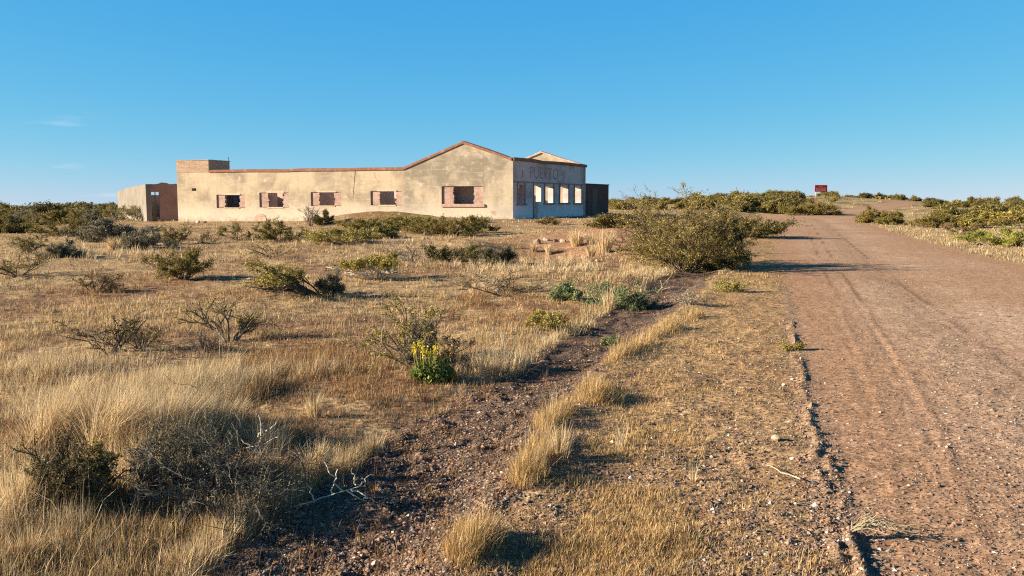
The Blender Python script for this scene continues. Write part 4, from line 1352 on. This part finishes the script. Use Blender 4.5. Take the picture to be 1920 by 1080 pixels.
zdt, zdm, zdb = fs(1007, 348)[1], fs(1012, 378)[1], .34
holes.append([(d0, zdb), (dm, zdb), (dm, zdm), (d1, zdm), (d1, zdt), (d0, zdt)])
wall('front_wall', root, C0, uS, nS, rect(.0, LS, ZG, zS), holes, .38, M_FRONT, M_INNER, uvz=.35, base=RB)
zl = fs(1030, 343.5)[1]
box('ledge', root, C0, uS, nS, .02, LS - .02, -.05, -.002, zl - .04, zl + .03, M_SILLD)
for i, (s0, s1, z0, z1) in enumerate(WS):
    w = box('window', root, C0, uS, nS, s0 - .25, s1 + .35, -.09, .1, z0 - .10, z0 - .003, M_SILLD)
    box('jamb', w, C0, uS, nS, s1 + .02, s1 + .16, -.05, -.002, z0, zl - .05, M_SILLD)
    box('jamb', w, C0, uS, nS, s0 - .16, s0 - .02, -.05, -.002, z0, zl - .05, M_SILLD)
df = box('door_frame', root, C0, uS, nS, d0 - .14, d0 - .02, -.05, -.002, zdb, zl - .05, M_SILLD)
coping((-.02, zS), (LS + .08, zS), C0, uS, nS, d0=-.09, d1=.44, th=.2, seed=6)
# back gable, parallel to the facade, and the inner walls of the hall
E0 = C0 + uS * LS
GB = E0 - uF * LF
gab2 = [(sJ, ZG), (LF, ZG), (LF, endR[1]), (eaveR[0], eaveR[1] + .05), ridge, (sJ, zwing)]
g2 = [(s, z) for s, z in gab2]
wall('back_gable_wall', root, GB - nF * .38, uF, nF, g2, [], .38, M_GABLE, base=RB)
cb = coping((ridge[0] + .004, ridge[1]), (LF, endR[1] + .03), GB - nF * .38, uF, nF, d0=-.1, d1=.48, th=.13, seed=8, mat=M_COPPALE)
cb = coping((sJ, zwing), (ridge[0], ridge[1]), GB - nF * .38, uF, nF, d0=-.1, d1=.48, th=.13, seed=9, mat=M_COPPALE)
J0 = A0 + uF * sJ
wall('hall_wall', root, J0 + nF * .40, uS, -nS, [(.0, ZG), (LS - .5, ZG), (LS - .5, 3.5), (6.9, 3.4), (6.6, 1.6), (5.0, 1.2), (3.0, 1.4), (1.4, 1.3), (1.0, 2.9), (0, zwing - .05)],  # unseen; stepped top shaped to let sun onto jambs and shade the back gable
     [], .3, M_INNER, base=RB)
K0 = J0 + uS * 1.35
LP = float(LF - sJ) - 1.7
wd0, wd1 = WING[4][4] - sJ, WING[4][5] - sJ
wq = .4 + .0
wall('partition_wall', root, K0 + uF * .4, uF, nF, [(0, ZG), (LP, ZG), (LP, 3.0), (LP * .7, 3.4), (LP * .3, 3.5), (0, 3.4)], [rect(wd0 + (wd1 - wd0) * .62 - wq, wd0 + (wd1 - wd0) * .86 - wq, .5, 2.25)], .25, M_BROWNP, base=RB)
# wing: back wall and cross walls, open to the sky
wall('back_wall', root, A0 + nF * 5.6 , uF, nF, jag([(0, ZG), (sJ - .3, ZG)], 2, 0) + [(sJ - .3, zwing - .2), (0, zwing - .1)], [rect(3, 4.2, 1.2, 2.2), rect(11.6, 12.6, .4, 2.4)], .32, M_BROWNP, base=RB)
for s in (5.6, 10.4, 15.2):
    wall('cross_wall', root, A0 + uF * s + nF * .39, nF, uF, rect(0, 5.2, ZG, zwing - .3), [rect(3.4, 4.4, .3, 2.3)], .22, M_BROWNP, base=RB)
wall('end_wall', root, A0 + nF * .39, nF, uF, rect(0, 5.2, ZG, zwing - .02), [], .35, M_CEMENT, base=RB)
# dark brick annex past the far corner
fa_ = lambda px, py: plane_uz(px, py, E0, uS)
LA = fa_(1142, 360)[0]; zA = .5 * (fa_(1099, 346)[1] + fa_(1141, 347)[1])
ax = wall('annex', root, E0 + uS * .003 + nS * .04, uS, nS, rect(0, LA, ZG, zA), [], .3, M_DARKBR, base=RB)
wall('annex_return', ax, E0 + uS * (LA - .31) + nS * .345, nS, -uS, rect(0, 2.6, ZG, zA - .02), [], .3, M_DARKBR, base=RB)

box('post', ax, E0, uS, nS, .55, .68, .0, .037, .4, zA - .25, M_WOOD)
box('door', ax, E0, uS, nS, 1.5, 2.6, .012, .037, .4, zA - .3, M_WOOD)
box('capping', ax, E0, uS, nS, -.0, LA + .05, -.02, .4, zA + .002, zA + .07, M_DARKBR)

# lettering on the front: faded letters
def text_mesh(body, height, wide=1.0):
    cu = bpy.data.curves.new('txt', 'FONT'); cu.body = body; cu.size = 1.0; cu.extrude = .004; cu.resolution_u = 3
    ob = bpy.data.objects.new('txt', cu); COL.objects.link(ob)
    dg = bpy.context.evaluated_depsgraph_get(); dg.update()
    me = bpy.data.meshes.new_from_object(ob.evaluated_get(dg))
    bpy.data.objects.remove(ob)
    co = np.array([v.co[:] for v in me.vertices])
    return me, co


def lettering(body, px0, px1, py0, py1, name):
    me, co = text_mesh(body, 1)
    s0, zt_ = fs(px0, py0); s1, _ = fs(px1, py0); zt_ = fs((px0 + px1) / 2, py0)[1]; zb_ = fs((px0 + px1) / 2, py1)[1]
    lo, hi = co.min(0), co.max(0)
    s = s0 + (co[:, 0] - lo[0]) / (hi[0] - lo[0]) * (s1 - s0); z = zb_ + (co[:, 1] - lo[1]) / (hi[1] - lo[1]) * (zt_ - zb_)
    dd = -.004 - (co[:, 2] - lo[2]) * .4
    for v, a_, b_, c_ in zip(me.vertices, s, z, dd):
        q = C0 + uS * a_ + nS * c_
        v.co = (q[0] - RB[0], q[1] - RB[1], b_ - RB[2])
    me.materials.clear(); me.materials.append(M_LETTER)
    o = link(name, me, root); return o


lettering('PUERTO', 994, 1046.5, 314, 336, 'lettering')
lettering('J', 976, 981, 318.5, 333, 'lettering')

# ------------------------------------------------------------------ outbuilding at the left
ob = bpy.data.objects.new('ruined_outbuilding', None); COL.objects.link(ob)
O1 = np.array([(274 - 960) / F * 66.0 * cp, 66.0])
uL = np.array([-886.0, F / cp]); uL /= np.linalg.norm(uL)
uR = np.array([uL[1], -uL[0]])
OB = (O1[0], O1[1], .1); ob.location = OB
tag(ob, 'small roofless outbuilding with a pink shaded doorway wall behind the left end', 'building')
fl = lambda px, py: plane_uz(px, py, O1, uL)
fr = lambda px, py: plane_uz(px, py, O1, uR)
LL = fl(220, 370)[0]
lt = [(0, fl(274, 345)[1]), (fl(250, 350)[0], fl(250, 350)[1]), (fl(233, 354)[0], fl(233, 354)[1]), (fl(231.5, 356.5)[0], fl(231.5, 356.5)[1]), (LL, fl(220, 358.3)[1])]
wall('side_wall', ob, O1, uL, uR, [(0, -.3)] + [(s, z) for s, z in [(LL, -.3)]] + lt[::-1], [], .3, M_CEMENT, uvz=-.1, base=OB)
zr = fr(300, 345)[1]
dr0, dr1 = fr(284, 380)[0], fr(299, 380)[0]; drt = fr(290, 360)[1]
rt = [(.303, zr), (fr(290, 345)[0], zr - .02), (fr(297, 344)[0], zr + .03), (fr(303, 343)[0], zr + .12), (fr(313, 344)[0], zr + .08), (fr(318, 346)[0], zr - .01), (fr(328, 345)[0], zr + .03), (4.6, zr + .02)]
wall('door_wall', ob, O1, uR, uL, [(.303, -.3), (4.6, -.3)] + rt[::-1], [rect(dr0, dr1, -.05, drt)], .28, M_PINKR, uvz=-.1, base=OB)
wall('rear_wall', ob, O1 + uL * (LL - .3), uR, uL, [(.303, -.3), (4.6, -.3), (4.6, 2.2), (.303, 2.3)], [], .28, M_CEMENT, base=OB)
wall('far_wall', ob, O1 + uR * 4.3 + uL * .285, uL, uR, [(0, -.3), (LL - .6, -.3), (LL - .6, 2.4), (0, 2.55)], [], .28, M_INNER, base=OB)
box('door_post', ob, O1, uR, uL, (dr0 + dr1) / 2 - .03, (dr0 + dr1) / 2 + .04, .08, .15, -.04, drt - .003, M_WOOD, base=OB)
box('door_leaf', ob, O1, uR, uL, dr0 + .12, (dr0 + dr1) / 2 - .034, .09, .14, -.04, .95, M_WOOD, base=OB)

# ------------------------------------------------------------------ red sign on the rise
sg = bpy.data.objects.new('road_sign', None); COL.objects.link(sg)
DS = 168.0; xs = (1536 - 960) / F * DS
zs = float(terrain(np.array([xs]), np.array([DS]))[0]); sg.location = (xs, DS, zs)
tag(sg, 'red board sign with pale lettering on two posts on the rise', 'sign')
k = DS / F
us = np.array([.995, .10]); us /= np.linalg.norm(us); ns = np.array([-us[1], us[0]])
S0 = np.array([xs, DS]); SB = (xs, DS, zs)
zc = EYE + (377 - 353.5) * k
box('panel', sg, S0, us, ns, -12.0 * k, 12.0 * k, 0, .08, zc - 6.3 * k, zc + 6.3 * k, M_SIGNRED, base=SB)
for s in (-9.5, 7.5):
    box('post', sg, S0, us, ns, s * k - .06, s * k + .06, .083, .2, zs - .5, zc + 4 * k, M_STEEL, base=SB)
import random
rs = random.Random(3)
txt = []
rows = [(3.2, 1.3, [(-4.2, -3), (-1.6, .2), (1.8, 3.2)]), (.3, 1.5, [(-9.5, -5.5), (-4.8, -.6), (.2, 4.6), (5.4, 9.6)]), (-1.9, 1.2, [(-9.4, -4), (-3.2, 1.5), (2.4, 9)]), (-4.0, 1.4, [(-9.6, -6.2), (-5.4, -1.2), (-.3, 3.7), (4.6, 9.3)])]
for zc_, hh, words_ in rows:
    for (a_, b_) in words_:
        x = a_
        while x < b_:
            wd = rs.uniform(.45, .8)
            txt.append((x, min(x + wd, b_), zc_ - hh / 2 * rs.uniform(.6, 1), zc_ + hh / 2 * rs.uniform(.7, 1)))
            x += wd + .3
VB = []; FB = []
for i, (a_, b_, c_, d_) in enumerate(txt):
    for s, z in ((a_, c_), (b_, c_), (b_, d_), (a_, d_)):
        for dd in (-.012, -.003):
            q = S0 + us * s * k + ns * dd; VB.append((q[0] - SB[0], q[1] - SB[1], zc + z * k - SB[2]))
    o = i * 8
    FB += [(o, o + 2, o + 4, o + 6), (o + 1, o + 7, o + 5, o + 3), (o, o + 1, o + 3, o + 2), (o + 2, o + 3, o + 5, o + 4), (o + 4, o + 5, o + 7, o + 6), (o + 6, o + 7, o + 1, o)]
link('lettering', tri_mesh('lettering', np.array(VB), np.array(FB), M_SIGNTXT), sg)

# ------------------------------------------------------------------ light, sky
EL = R(19)
AZ = np.array([-math.cos(R(8)), -math.sin(R(8))])     # towards the sun on the map
S = Vector((AZ[0] * math.cos(EL), AZ[1] * math.cos(EL), math.sin(EL)))
sd = bpy.data.lights.new('sun', 'SUN'); sd.energy = 5.0; sd.angle = R(.5); sd.color = (1.0, .855, .655)
so = bpy.data.objects.new('sun', sd); COL.objects.link(so)
so.rotation_euler = (-S).to_track_quat('-Z', 'Y').to_euler(); so.location = (-30, -5, 20)
w = bpy.data.worlds.new('World'); scene.world = w; w.use_nodes = True
nt = w.node_tree; nt.nodes.clear()
out = nt.nodes.new('ShaderNodeOutputWorld'); bg = nt.nodes.new('ShaderNodeBackground')
sky = nt.nodes.new('ShaderNodeTexSky'); sky.sky_type = 'NISHITA'; sky.sun_disc = False
sky.sun_elevation = EL; sky.sun_rotation = math.atan2(S.x, S.y)
sky.air_density = .7; sky.dust_density = 0; sky.ozone_density = 6; sky.altitude = 0
# the camera's rendition of that sky: deep azure overhead, pale cyan at the horizon
sepc = nt.nodes.new('ShaderNodeSeparateColor'); nt.links.new(sky.outputs[0], sepc.inputs[0])
comb = nt.nodes.new('ShaderNodeCombineColor')
for ch, (pw, ml) in enumerate(((1.15, .537), (.49, 1.58), (.10, 3.66))):
    p1 = nt.nodes.new('ShaderNodeMath'); p1.operation = 'POWER'; p1.inputs[1].default_value = pw
    p2 = nt.nodes.new('ShaderNodeMath'); p2.operation = 'MULTIPLY'; p2.inputs[1].default_value = ml
    nt.links.new(sepc.outputs[ch], p1.inputs[0]); nt.links.new(p1.outputs[0], p2.inputs[0]); nt.links.new(p2.outputs[0], comb.inputs[ch])
# a few thin wisps of cloud low on the left
tc = nt.nodes.new('ShaderNodeTexCoord')
wn = noise(nt, mapping(nt, tc.outputs['Generated'], (9, 9, 75), (3.1, 1.7, .4)), 1.0, 5, .55, .4)
sepd = nt.nodes.new('ShaderNodeSeparateXYZ'); nt.links.new(tc.outputs['Generated'], sepd.inputs[0])
wz = nt.nodes.new('ShaderNodeMapRange'); wz.interpolation_type = 'SMOOTHSTEP'
wz.inputs[1].default_value = .10; wz.inputs[2].default_value = .05; nt.links.new(sepd.outputs[2], wz.inputs[0])
wx = nt.nodes.new('ShaderNodeMapRange'); wx.interpolation_type = 'SMOOTHSTEP'
wx.inputs[1].default_value = -.34; wx.inputs[2].default_value = -.46; nt.links.new(sepd.outputs[0], wx.inputs[0])
wm = nt.nodes.new('ShaderNodeMath'); wm.operation = 'MULTIPLY'; nt.links.new(wz.outputs[0], wm.inputs[0]); nt.links.new(wx.outputs[0], wm.inputs[1])
wf = mix(nt, 1.0, ramp(nt, wn, .60, .74, (0, 0, 0), (.45, .45, .45)), wm.outputs[0], 'MULTIPLY')
skyc = mix(nt, wf, comb.outputs[0], (4.0, 4.7, 5.2))
zf = nt.nodes.new('ShaderNodeMapRange'); zf.inputs[1].default_value = .22; zf.inputs[2].default_value = .85
zf.inputs[3].default_value = 1.0; zf.inputs[4].default_value = .22; nt.links.new(sepd.outputs[2], zf.inputs[0])
skyc = mix(nt, 1.0, skyc, zf.outputs[0], 'MULTIPLY')
nt.links.new(skyc, bg.inputs[0]); bg.inputs[1].default_value = .07
nt.links.new(bg.outputs[0], out.inputs[0])

vs = scene.view_settings
vs.view_transform = 'Standard'; vs.look = 'None'; vs.gamma = 1.0; vs.exposure = 1.42
scene.display_settings.display_device = 'sRGB'
scene.cycles.max_bounces = 6
scene.cycles.use_denoising = False
scene.cycles.filter_width = 1.15
scene.cycles.sample_clamp_indirect = 4
